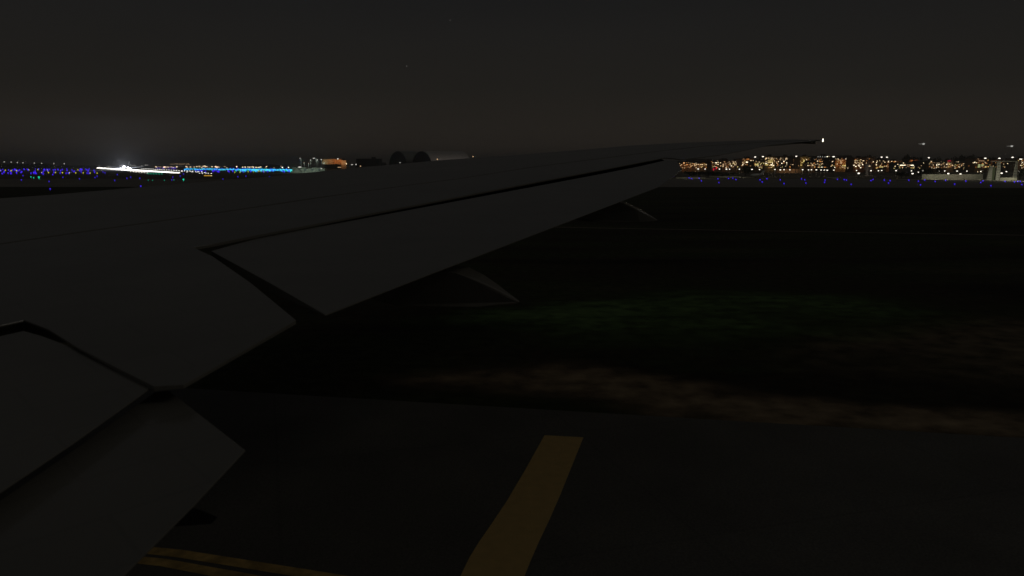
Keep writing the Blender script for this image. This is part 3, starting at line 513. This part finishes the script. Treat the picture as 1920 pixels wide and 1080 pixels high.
building(1905, 1930, 297, 620, 'block cut by the right picture edge', 'brick', 'flat', wins=W_([(1917, 304.5, 2, 1.6, 'winw'), (1913.6, 310, 2.4, 1.8, 'winw'), (1914.4, 298.8, 5, 1, 'win'), (1920, 308, 2, 2)]), floods=[(1914, 312, 160, TN)])

# pale perimeter walls, kerbs and the lit frame on the right
def wallseg(x0, x1, yb, hgt, label, m='conc', name='boundary_wall', th=.3, power=(), piers=6):
    p, q = G(x0, yb), G(x1, yb); D = (p.y + q.y) / 2; ln = q.x - p.x
    r = empty(name, ((p.x + q.x) / 2, D, 0)); tag(r, label, 'wall')
    mb = MB(); mb.box((0, 0, hgt / 2), (ln, th, hgt)); mb.build('panel', M[m], r)
    mb = MB(); mb.box((0, 0, hgt + .05), (ln + .1, th + .12, .1)); mb.build('coping', M[m], r)
    for i in range(piers):
        mb = MB(); x = -ln / 2 + ln * (i + .5) / piers; mb.box((x, -th * .65, hgt / 2), (.3, th * .3, hgt)); mb.build('pier', M[m], r)
    for (u, e_, col, dist, zz) in power:
        f = empty('wall_floodlight', (r.location.x + u * ln / 2, D - dist, 0)); tag(f, 'small ground floodlight in front of a pale perimeter wall', 'lamp', 'ground floodlights at the walls')
        mb = MB(); mb.box((0, 0, .15), (.3, .3, .3)); mb.build('housing', M['dark'], f)
        ld = bpy.data.lights.new('lamp_glow', 'POINT'); ld.energy = e_ * 3; ld.color = col; ld.shadow_soft_size = .2
        lo = bpy.data.objects.new('lamp_glow', ld); C.objects.link(lo); lo.parent = f; lo.location = (0, 0, zz)
GRN = (.95, .92, .66)
wallseg(1728, 1842, 336.5, 1.85, 'long pale floodlit wall beyond the blue taxiway lights', power=[(-.75, 60, GRN, 5, 2.0), (-.3, 45, GRN, 5, 2.0), (.15, 40, (1, .85, .65), 5, 2.0), (.6, 35, GRN, 5, 2)])
wallseg(1874, 1906, 339, 1.0, 'low bright floodlit wall between the pale pillars', power=[(-.4, 60, (.98, .95, .66), 4, 2.0), (.5, 80, (.98, .95, .66), 4, 2.0)], piers=3)
wallseg(1455, 1502, 324.5, 2.6, 'pale brown retaining wall under the dark block', 'tan', power=[(-.4, 55, TN, 5, 3), (.4, 55, TN, 5, 3)], piers=5)
wallseg(1267, 1322, 334.3, .28, 'thin pale kerb wall reaching out from under the wing', name='kerb_wall', power=[(-.4, 30, GRN, 6, 2), (.5, 30, GRN, 6, 2)], piers=3)
wallseg(1330, 1389, 332.2, .25, 'thin pale kerb wall behind the blue lights, next to the tail-shaped plane', name='kerb_wall', power=[(0, 30, GRN, 6, 2), (.8, 30, GRN, 6, 2)], piers=3)
wallseg(1549, 1577, 333.6, .25, 'short grey kerb wall below the dark flat-roofed block', name='kerb_wall', power=[(0, 14, GRN, 6, 2)], piers=2)
wallseg(1680, 1776, 339.2, .14, 'long faint kerb along the foot of the pale wall', name='kerb_wall', piers=4)
def lit_frame():
    D = 292; c = at(1880, HOR, D); r = empty('steel_frame', (c.x, D, 0)); tag(r, 'pale three-pillared portal frame with ladder rungs at the right edge', 'structure')
    def lx(px): return at(px, HOR, D).x - c.x
    def lz(py): return at(1880, py, D).z
    for (x0b, x1b, x0t, x1t, yt) in [(1851, 1861, 1856, 1861, 311), (1868, 1876, 1869, 1876, 304), (1901, 1908, 1904, 1908, 303)]:
        t = lz(yt); mb = MB()
        mb.slab([(lx(x0t), -.2, t), (lx(x1t), -.2, t), (lx(x1t), .2, t), (lx(x0t), .2, t)], [(lx(x0b), -.3, 0), (lx(x1b), -.3, 0), (lx(x1b), .3, 0), (lx(x0b), .3, 0)])
        mb.build('pillar', M['conc'], r)
        mb = MB()
        for k in range(1, 7): mb.box(((lx(x0b) + lx(x1b)) / 2, -.32, k * t / 7), (abs(lx(x1b) - lx(x0b)) * .7, .10, .12))
        mb.build('rungs', M['dark'], r)
    mb = MB(); t = lz(302.5); mb.box(((lx(1857) + lx(1908)) / 2, 0, t), (lx(1908) - lx(1857), .35, .22)); mb.build('beam', M['conc'], r)
    mb = MB(); mb.box((lx(1862), .4, lz(325)), (lx(1868) - lx(1856), .1, lz(312) - lz(338))); mb.build('mesh_panel', mat('green_netting', (.10, .12, .07), .9), r)
    f = empty('yard_floodlight', (c.x - 1.2, D - 6, 0)); tag(f, 'short floodlight before the three-pillared portal frame', 'lamp')
    mb = MB(); mb.cone((0, 0, 0), (0, 0, .5), .06, .06); mb.box((0, 0, .6), (.4, .3, .25)); mb.build('housing', M['dark'], f)
    ld = bpy.data.lights.new('lamp_glow', 'POINT'); ld.energy = 330; ld.color = (.97, .95, .74); ld.shadow_soft_size = .2
    lo = bpy.data.objects.new('lamp_glow', ld); C.objects.link(lo); lo.parent = f; lo.location = (0, .3, 1.3)
lit_frame()
# slender masts
for x, yt, yb, th, m, lab in [(1629, 294.5, 322, .16, 'tan', 'slender pinkish mast, tallest of the three masts in the town'), (1634.5, 303.5, 322, .13, 'steel', 'thin grey mast right of the tallest mast'), (1626.5, 309, 326, .5, 'conc', 'thick short grey-green column below the slender masts')]:
    D = 420; p = at(x, yt, D); r = empty('mast', (p.x, D, 0)); tag(r, lab, 'mast')
    mb = MB(); mb.cone((0, 0, 0), (0, 0, p.z), th * 1.6, th, 0, 8); mb.build('pole', M[m], r)
    mb = MB()
    for k in range(3): mb.box((0, 0, p.z * (.6 + .18 * k)), (th * 6, th * 1.4, th))
    mb.build('crossarm', M[m], r)
f = empty('mast_floodlight', (at(1630, HOR, 412).x, 412, 0)); tag(f, 'ground floodlight at the foot of the slender masts', 'lamp')
mb = MB(); mb.box((0, 0, .2), (.4, .3, .4)); mb.build('housing', M['dark'], f)
ld = bpy.data.lights.new('lamp_glow', 'POINT'); ld.energy = 160; ld.color = (1, .85, .75); lo = bpy.data.objects.new('lamp_glow', ld); C.objects.link(lo); lo.parent = f; lo.location = (0, 0, 2.2)

# parked small jet among the lamps on the right
def small_jet():
    D = 345; c = at(1418, 333, D); r = empty('parked_jet', (c.x, D, 0), R(200)); tag(r, 'small pale parked jet with a raked tail, below the street lamp row', 'airplane')
    m = M['white_paint']
    mb = MB(); mb.loft([[(x, rr * math.cos(t), 1.25 + dz + rr * math.sin(t)) for t in [j * math.pi / 6 for j in range(12)]] for x, rr, dz in [(-3.6, .08, .3), (-2.8, .3, .2), (-1, .52, .02), (1.2, .55, 0), (2.4, .4, -.05), (3.1, .08, -.12)]]); mb.build('fuselage', m, r)
    for s in (-1, 1):
        mb = MB(); mb.slab([(.8, s * .4, 1.1), (-.6, s * .4, 1.1), (-1.2, s * 3.4, 1.3), (-.6, s * 3.4, 1.3)], [(.8, s * .4, .98), (-.6, s * .4, .98), (-1.2, s * 3.4, 1.26), (-.6, s * 3.4, 1.26)]); mb.build('wing', m, r)
        mb = MB(); mb.cone((-1.2, s * .75, 1.6), (-2.4, s * .7, 1.65), .22, .16, 0, 10); mb.build('engine', m, r)
        mb = MB(); mb.cone((-.4, s * 1, 1.1), (-.4, s * 1, .2), .05, .05); mb.cone((-.4, s * 1 - .07, .2), (-.4, s * 1 + .07, .2), .2, .2, 0, 10); mb.build('wheel', M['dark'], r)
    mb = MB(); mb.slab([(-1.9, .06, 1.6), (-3.2, .06, 1.6), (-4.2, .05, 3.2), (-3.3, .05, 3.2)], [(-1.9, -.06, 1.6), (-3.2, -.06, 1.6), (-4.2, -.05, 3.2), (-3.3, -.05, 3.2)]); mb.build('tail_fin', m, r)
    mb = MB(); mb.slab([(-3.2, -1.3, 3.2), (-3.2, 1.3, 3.2), (-4.3, 1.3, 3.2), (-4.3, -1.3, 3.2)], [(-3.2, -1.3, 3.12), (-3.2, 1.3, 3.12), (-4.3, 1.3, 3.12), (-4.3, -1.3, 3.12)]); mb.build('tailplane', m, r)
    f = empty('apron_floodlight', (c.x + 2.5, D - 7, 0)); tag(f, 'short floodlight beside the small parked jet', 'lamp')
    mb = MB(); mb.cone((0, 0, 0), (0, 0, .7), .06, .06); mb.box((0, 0, .8), (.4, .3, .25)); mb.build('housing', M['dark'], f)
    ld = bpy.data.lights.new('lamp_glow', 'POINT'); ld.energy = 28; ld.color = (.95, .95, .85); lo = bpy.data.objects.new('lamp_glow', ld); C.objects.link(lo); lo.parent = f; lo.location = (0, .2, 1.6)
small_jet()

# ------------------------------------------------------------------ trees and bushes
def crown_mesh(seed, n=520):
    r_ = random.Random(seed); mb = MB(); lobes = [(Vector((r_.gauss(0, .33), r_.gauss(0, .33), r_.uniform(.42, .95))), r_.uniform(.18, .36)) for _ in range(9)]
    for i in range(n):
        c, rr = lobes[i % 9]; d = Vector((r_.gauss(0, 1), r_.gauss(0, 1), r_.gauss(0, 1))).normalized()
        p = c + d * rr * r_.uniform(.45, 1.0); s = r_.uniform(.035, .08)
        u = Vector((r_.gauss(0, 1), r_.gauss(0, 1), r_.gauss(0, 1))).normalized(); v = u.orthogonal().normalized()
        mb.poly([p + u * s, p + v * s, p - u * s, p - v * s])
    o = mb.build('crown', M['leaf'], recalc=False); return o
crowns = [crown_mesh(s) for s in (1, 2, 3)]
mb = MB(); mb.cone((0, 0, 0), (0, 0, .5), .045, .03, 0, 7)
for q in ((.25, .05, .75), (-.22, .1, .78), (.05, -.25, .7), (0, .1, .9)): mb.cone((0, 0, .45), q, .028, .008, 0, 5)
trunk = mb.build('trunk', M['bark'])
used = {'t': False, 'c': [False] * 3}
def tree(px, ytop, D, wpx, label, group=None, i=0, name='tree', base=0):
    p = at(px, ytop, D); hgt = p.z / 1.12; wd = wpx * D / F / 1.3
    r = empty(name, (p.x, D, 0), rnd.uniform(0, 6)); tag(r, label, 'tree' if name == 'tree' else 'bush', group)
    for src, key in ((crowns[i % 3], i % 3), (trunk, 't')):
        if key == 't': first = not used['t']; used['t'] = True
        else: first = not used['c'][key]; used['c'][key] = True
        o = src if first else src.copy()
        if not first: C.objects.link(o)
        o.parent = r; o.scale = (wd, wd, hgt)
    return r
for i, (x, y, D, wp) in enumerate([(1475, 291.5, 720, 24), (1546, 291, 640, 16), (1700, 291, 700, 26), (1716, 293, 690, 20), (1760, 294, 700, 26), (1800, 292, 680, 26), (1815, 290.5, 690, 26), (1832, 293, 690, 20), (1862, 295, 700, 20), (1626, 291.5, 740, 16), (1395, 294, 700, 22), (1512, 292, 720, 18)]):
    tree(x, y, D, wp, 'dark leafy tree rising behind the lit town roofs', 'trees behind the town', i)
tree(1744, 312.5, 330, 32, 'round grey-green tree behind the left end of the pale wall', None, 1)
tree(1691, 322, 335, 22, 'low dark bush left of the long pale wall', None, 2, 'bush')
tree(1914, 317, 320, 24, 'olive tree at the right picture edge behind the pale frame', None, 0)
for i, (x, y, D, wp) in enumerate([(1294, 321, 372, 26), (1310, 320, 370, 26), (1328, 321, 374, 26), (1346, 321.5, 370, 26), (1364, 323, 372, 22), (1398, 310, 400, 22)]):
    tree(x, y, D, wp, 'dark green bush on the bank behind the thin kerb walls', 'bushes on the bank', i, 'bush')
# far left wood as one mass, and dark mounds in the middle
def wood(name, x0, x1, D, prof, label):
    mb = MB(); r_ = random.Random(5)
    for k in range(900):
        u = r_.random(); x = x0 + (x1 - x0) * u; y = prof(u)
        z = at(x, y, D).z * r_.uniform(.05, 1); X = at(x, HOR, D).x
        s = r_.uniform(.8, 2.0); c = Vector((X, D + r_.uniform(-8, 8), z)); u_ = Vector((r_.gauss(0, 1), r_.gauss(0, 1), r_.gauss(0, 1))).normalized(); v = u_.orthogonal().normalized()
        mb.poly([c + u_ * s, c + v * s, c - u_ * s, c - v * s])
    tag(mb.build(name, M['leaf'], recalc=False), label, 'trees', None, 'stuff')
wood('distant_wood', -60, 92, 1100, lambda u: 307.6 + .8 * math.sin(u * 19) + u * .8, 'dark line of far trees at the left picture edge')
wood('distant_wood', 92, 182, 1250, lambda u: 310.4 + .6 * math.sin(u * 16) + u * 1.5, 'lower dark line of far trees left of the runway tip')
wood('distant_wood', 440, 530, 1300, lambda u: 310.6 - 1.4 * math.sin(u * 3.1) + .5 * math.sin(u * 23), 'dark mound of far trees above the cyan band')

# ------------------------------------------------------------------ hangars and apron buildings in the middle
def arch_hangar(px0, px1, ytop, D, length, ang, label, name='arched_hangar', frontm='dark', roofm='steel'):
    a, b = at(px0, HOR, D), at(px1, HOR, D); rad = (b.x - a.x) / 2 / math.cos(ang); hgt = at(px0, ytop, D).z
    r = empty(name, ((a.x + b.x) / 2, D, 0), ang); tag(r, label, 'hangar')
    pr = [(rad * math.cos(t), hgt * math.sin(t) ** .8 if math.sin(t) > 0 else 0) for t in [math.pi * j / 20 for j in range(21)]]
    mb = MB(); mb.slab([(x, .4, z) for x, z in pr], [(x, .8, z) for x, z in pr]); mb.build('front_wall', M[frontm], r)
    mb = MB(); n = len(pr)
    o_ = [[mb.bm.verts.new((x * k, y, z * k + .0)) for x, z in pr] for k, y in ((1.02, 0), (1.02, length), (.99, length), (.99, 0))]
    for q in range(4):
        A, B = o_[q], o_[(q + 1) % 4]
        for i in range(n - 1): mb.bm.faces.new((A[i], A[i + 1], B[i + 1], B[i]))
    mb.build('roof', M[roofm], r)
    mb = MB()
    for s in (-1, 1): mb.box((s * rad * .27, .3, hgt * .3), (rad * .5, .14, hgt * .6))
    mb.build('door', M[frontm], r)
    return r, rad
M['tin'] = mat('grey_tin_roof', (.80, .75, .71), .75, .08, .4)
M['tind'] = mat('dark_tin_roof', (.30, .31, .29), .75, .1, .4)
arch_hangar(727, 765, 284, 690, 24, R(-32), 'left one of two dark round-arched hangars above the wing', roofm='tind')
hg, hr = arch_hangar(769, 812, 283.5, 680, 46, R(-42), 'right arched hangar above the wing, with a pale grey roof running right', roofm='tin')
for u in (.3, .75):  # lamps added out of sight to brighten the pale roof
    v = Matrix.Rotation(R(-42), 3, 'Z') @ Vector((hr + 11, 46 * u, 0)); f = empty('added_roof_light', hg.location + v); tag(f, 'added unseen light that brightens the pale arched hangar roof', 'lamp', 'added hangar roof lights')
    mb = MB(); mb.cone((0, 0, 0), (0, 0, .8), .08, .06); mb.box((0, 0, .9), (.5, .4, .3)); mb.build('housing', M['dark'], f)
    ld = bpy.data.lights.new('lamp_glow', 'POINT'); ld.energy = 420; ld.color = (1, .9, .84); lo = bpy.data.objects.new('lamp_glow', ld); C.objects.link(lo); lo.parent = f; lo.location = (0, 0, 3)
arch_hangar(525, 543, 307.6, 1000, 16, R(-20), 'small low round hangar above the right end of the cyan band', roofm='tind')
building(668, 711, 298, 640, 'dark low flat shed between terminal and arched hangars', 'dark', 'flat', name='shed', rm='dark')
building(705, 719, 305.5, 650, 'small dark lean-to at the right end of the shed', 'dark', 'gable', name='shed', rm='dark')
def terminal():
    D = 600; c = at(623, HOR, D); s = D / F; r = empty('terminal_building', (c.x, D, 0)); tag(r, 'orange-lit terminal building with a dark ground floor', 'building')
    def lx(px): return (px - 623) * s * 1.0
    def lz(py): return at(623, py, D).z
    mb = MB(); mb.box((lx(622.5), 6, (lz(308) + lz(298.6)) / 2), (35 * s, 12, lz(298.6) - lz(308))); mb.build('upper_storey', M['tan'], r)
    mb = MB(); mb.box((lx(622.5), 8.5, lz(308) / 2), (34 * s, 7, lz(308))); mb.build('ground_floor', M['dark'], r)
    mb = MB(); mb.box((lx(644.5), 5, lz(300.5) / 2), (9 * s, 11, lz(300.5))); mb.build('side_block', M['tan'], r)
    for k in range(4):
        mb = MB(); mb.box((lx(627), -.12, lz(300.4 + k * 2.0)), (24 * s, .22, .24)); mb.build('louvre', M['rooft'], r)
    mb = MB(); mb.box((lx(622.5), 6, lz(298.6) + .2), (36 * s, 12.6, .4)); mb.build('roof', M['roof'], r)
    mb = MB(); mb.box((lx(607.5), -.1, lz(306)), (3.4 * s, .12, 3.4 * s)); mb.build('window', glow('pale_green_window', (.8, .85, .6), .45), r)
    mb = MB(); mb.box((lx(636), -.1, lz(313.7)), (6 * s, .12, 1 * s)); mb.build('window', M['wind'], r)
    for (px, py, e_, col, yy) in [(609, 305, 100, (.95, .9, .6), 3), (619, 304, 130, (1, .62, .3), 3), (628, 304, 190, OR, 3), (637, 304, 190, OR, 3), (646, 306, 130, TN, 3)]:
        f = empty('floodlight', (c.x + lx(px), D - yy, 0)); tag(f, 'small floodlight lighting the orange terminal facade', 'lamp post', 'terminal floodlights')
        mb = MB(); mb.cone((0, 0, 0), (0, 0, lz(py) - .2), .07, .05); mb.build('pole', M['post'], f)
        mb = MB(); mb.box((0, 0, lz(py)), (.5, .3, .3)); mb.build('housing', M['dark'], f)
        ld = bpy.data.lights.new('lamp_glow', 'POINT'); ld.energy = e_; ld.color = col; ld.shadow_soft_size = .25
        lo = bpy.data.objects.new('lamp_glow', ld); C.objects.link(lo); lo.parent = f; lo.location = (0, .4, lz(py) + .4)
terminal()
def apron_building():
    D = 560; c = at(578, HOR, D); s = D / F; r = empty('apron_building', (c.x, D, 0)); tag(r, 'long low pale green-lit apron building left of the terminal', 'building')
    def lx(px): return (px - 578) * s
    def lz(py): return at(578, py, D).z
    mb = MB(); mb.box((lx(578), 4, lz(316) / 2), (60 * s, 8, lz(316))); mb.build('wall', M['conc'], r)
    mb = MB(); mb.box((lx(561), 4, lz(314.4)), (26 * s, 9, .4)); mb.box((lx(594), 4, lz(315)), (18 * s, 9, .4)); mb.build('roof', M['conc'], r)
    for px in (552, 561, 572, 586, 598):
        mb = MB(); mb.box((lx(px), -.1, lz(318.4)), (4 * s, .14, 2.2 * s)); mb.build('door', M['slate'], r)
    for (px, e_) in [(556, 260), (570, 330), (590, 420), (604, 240)]:
        f = empty('floodlight', (c.x + lx(px), D - 8, 0)); tag(f, 'short floodlight in front of the pale apron building', 'lamp post', 'apron floodlights')
        mb = MB(); mb.cone((0, 0, 0), (0, 0, 1.6), .07, .05); mb.box((0, 0, 1.7), (.5, .3, .3)); mb.build('housing', M['dark'], f)
        ld = bpy.data.lights.new('lamp_glow', 'POINT'); ld.energy = e_; ld.color = (.72, 1, .82); ld.shadow_soft_size = .25
        lo = bpy.data.objects.new('lamp_glow', ld); C.objects.link(lo); lo.parent = f; lo.location = (0, .3, 2.4)
apron_building()
pl = mat('pale_pole', (.5, .52, .48), .5)
for x, y, ar, m, hs, lab in [(562.5, 297, .6, M['lampdim'], .32, 'tall pale lamp post, leftmost over the apron building'), (570, 305, 0, M['wind'], .2, 'lamp post with a forked top over the apron building'), (578.5, 306, 0, M['wind'], .2, 'plain thin pole right of the forked lamp post'), (582.5, 300.5, 0, M['lampdim'], .35, 'pale lamp head left of the long-armed lamp'), (588.5, 297, 1.4, M['lampdim'], .34, 'lamp post with a long pale arm over the apron'), (594.5, 300, .5, M['lampdim'], .42, 'tilted pale lamp head right of the long-armed lamp'), (602.5, 299.5, 0, M['lampdim'], .42, 'lamp post at the left corner of the orange terminal'), (633.5, 298.2, -.8, M['lamp'], .38, 'bright white lamp at the roof of the orange terminal'), (649.5, 307.4, .6, M['win'], .36, 'small warm lamp at the right end of the terminal'), (660, 309, 2.2, M['lampdim'], .3, 'lamp with a flat pale arm right of the terminal'), (667.5, 308.6, 0, M['lampdim'], .45, 'lamp at the left end of the dark shed'), (676, 311.8, 0, M['wind'], .4, 'dim lamp in front of the dark shed'), (750, 305.2, 0, M['lampdim'], .32, 'lamp below the left arched hangar'), (820, 299, 0, M['wind'], .45, 'faint lamp below the pale hangar roof'), (887, 293.8, 0, M['wind'], .42, 'faint lamp right of the pale hangar roof')]:
    lampost(x, y, 540, lab, None, m, hs, arm=ar, name='apron_lamp', wide=2.4 if abs(ar) > 1 else 1.0, thick=.09, pmat=pl if x < 610 else None, power=(60 if x < 605 else 0), col=(.8, 1, .88) if x < 610 else (1, .85, .8))
lampost(562, 313.6, 520, 'white forked lamp in front of the pale apron building', None, M['lampdim'], .5, name='apron_lamp', pmat=pl, thick=.12, wide=2.2)
lampost(602.5, 316.5, 520, 'short white lamp at the right end of the pale apron building', None, M['lampdim'], .5, name='apron_lamp', pmat=pl, thick=.12, wide=.8)

# ------------------------------------------------------------------ aircraft on the runway with its landing lights on
def runway_jet():
    D = 840; c = at(236.5, HOR, D); r = empty('landing_airliner', (c.x, D, 0), R(15)); tag(r, 'airliner on the runway with blinding white landing lights', 'airplane'); m = M['white_paint']
    def ring(y, rr, z): return [(rr * math.cos(t), y, z + rr * math.sin(t)) for t in [j * math.pi / 8 for j in range(16)]]
    mb = MB(); mb.loft([ring(y, rr, z) for y, rr, z in [(-15, .1, 2.7), (-14, .9, 2.8), (-11, 1.8, 3.0), (6, 1.9, 3.1), (13, 1.2, 3.6), (18, .3, 4.2)]]); mb.build('fuselage', m, r)
    for s in (-1, 1):
        mb = MB(); mb.slab([(s * 1.6, -3, 2.3), (s * 16, 5, 3.6), (s * 16, 6.6, 3.6), (s * 1.6, 3.6, 2.3)], [(s * 1.6, -3, 1.8), (s * 16, 5, 3.45), (s * 16, 6.6, 3.45), (s * 1.6, 3.6, 1.9)]); mb.build('wing', m, r)
        mb = MB(); mb.loft([[(s * 5.4 + rr * math.cos(t), y, 1.5 + rr * math.sin(t)) for t in [j * math.pi / 7 for j in range(14)]] for y, rr in [(-5, .8), (-4.4, 1.0), (-2.5, 1.0), (-.6, .5)]]); mb.build('engine', M['steel'], r)
        mb = MB(); mb.slab([(s * .3, 14, 4.4), (s * 5.5, 17, 4.8), (s * 5.5, 18.2, 4.8), (s * .3, 17.5, 4.4)], [(s * .3, 14, 4.2), (s * 5.5, 17, 4.7), (s * 5.5, 18.2, 4.7), (s * .3, 17.5, 4.2)]); mb.build('tailplane', m, r)
        mb = MB(); mb.cone((s * 2.6, 1, 2), (s * 2.6, 1, .5), .15, .12); mb.cone((s * 2.6 - .3, 1, .5), (s * 2.6 + .3, 1, .5), .5, .5, 0, 12); mb.build('landing_gear', M['dark'], r)
        for x, z, rr in ((2.3, 2.5, .75), (4.2, 1.6, .6)):
            mb = MB(); mb.ball((s * x, -4.4 if x < 3 else -5.4, z), rr, 0, 2, (1, .5, 1)); mb.build('landing_light', glow('landing_beam', (.96, .97, 1), 25), r)
    mb = MB(); mb.slab([(.15, 11, 4.4), (.1, 16, 9.2), (.1, 18.4, 9.2), (.15, 17, 4.4)], [(-.15, 11, 4.4), (-.1, 16, 9.2), (-.1, 18.4, 9.2), (-.15, 17, 4.4)]); mb.build('tail_fin', m, r)
    mb = MB(); mb.cone((0, -11, 2), (0, -11, .4), .12, .1); mb.cone((-.2, -11, .4), (.2, -11, .4), .4, .4, 0, 12); mb.build('nose_gear', M['dark'], r)
    ld = bpy.data.lights.new('beam', 'POINT'); ld.energy = 40000; ld.color = (.76, .83, 1); ld.shadow_soft_size = 1.0
    lo = bpy.data.objects.new('beam', ld); C.objects.link(lo); lo.parent = r; lo.location = (0, -18, 5.0)
runway_jet()

# stars
for x, y, s, lab in [(844, 38, .10, 'faint star high in the middle of the sky'), (762.5, 124, .13, 'faint star left of centre, lower of the two')]:
    p = at(x, y, 8000); mb = MB(); mb.ball((0, 0, 0), 4.5, 0, 1); o = mb.build('star', glow('starlight' + str(x), (1, .97, .9), s)); o.location = p; tag(o, lab, 'star')

# ------------------------------------------------------------------ night haze
def haze():
    mb = MB(); mb.box((0, 2800, 25), (7800, 6380, 52))
    m = bpy.data.materials.new('night_air'); m.use_nodes = True; n = m.node_tree.nodes; n.clear()
    o = n.new('ShaderNodeOutputMaterial'); v = n.new('ShaderNodeVolumePrincipled'); v.inputs['Color'].default_value = (.9, .88, .84, 1)
    v.inputs['Density'].default_value = .0005; v.inputs['Anisotropy'].default_value = .3
    m.node_tree.links.new(v.outputs[0], o.inputs['Volume'])
    tag(mb.build('haze', m), kind='stuff')
haze()
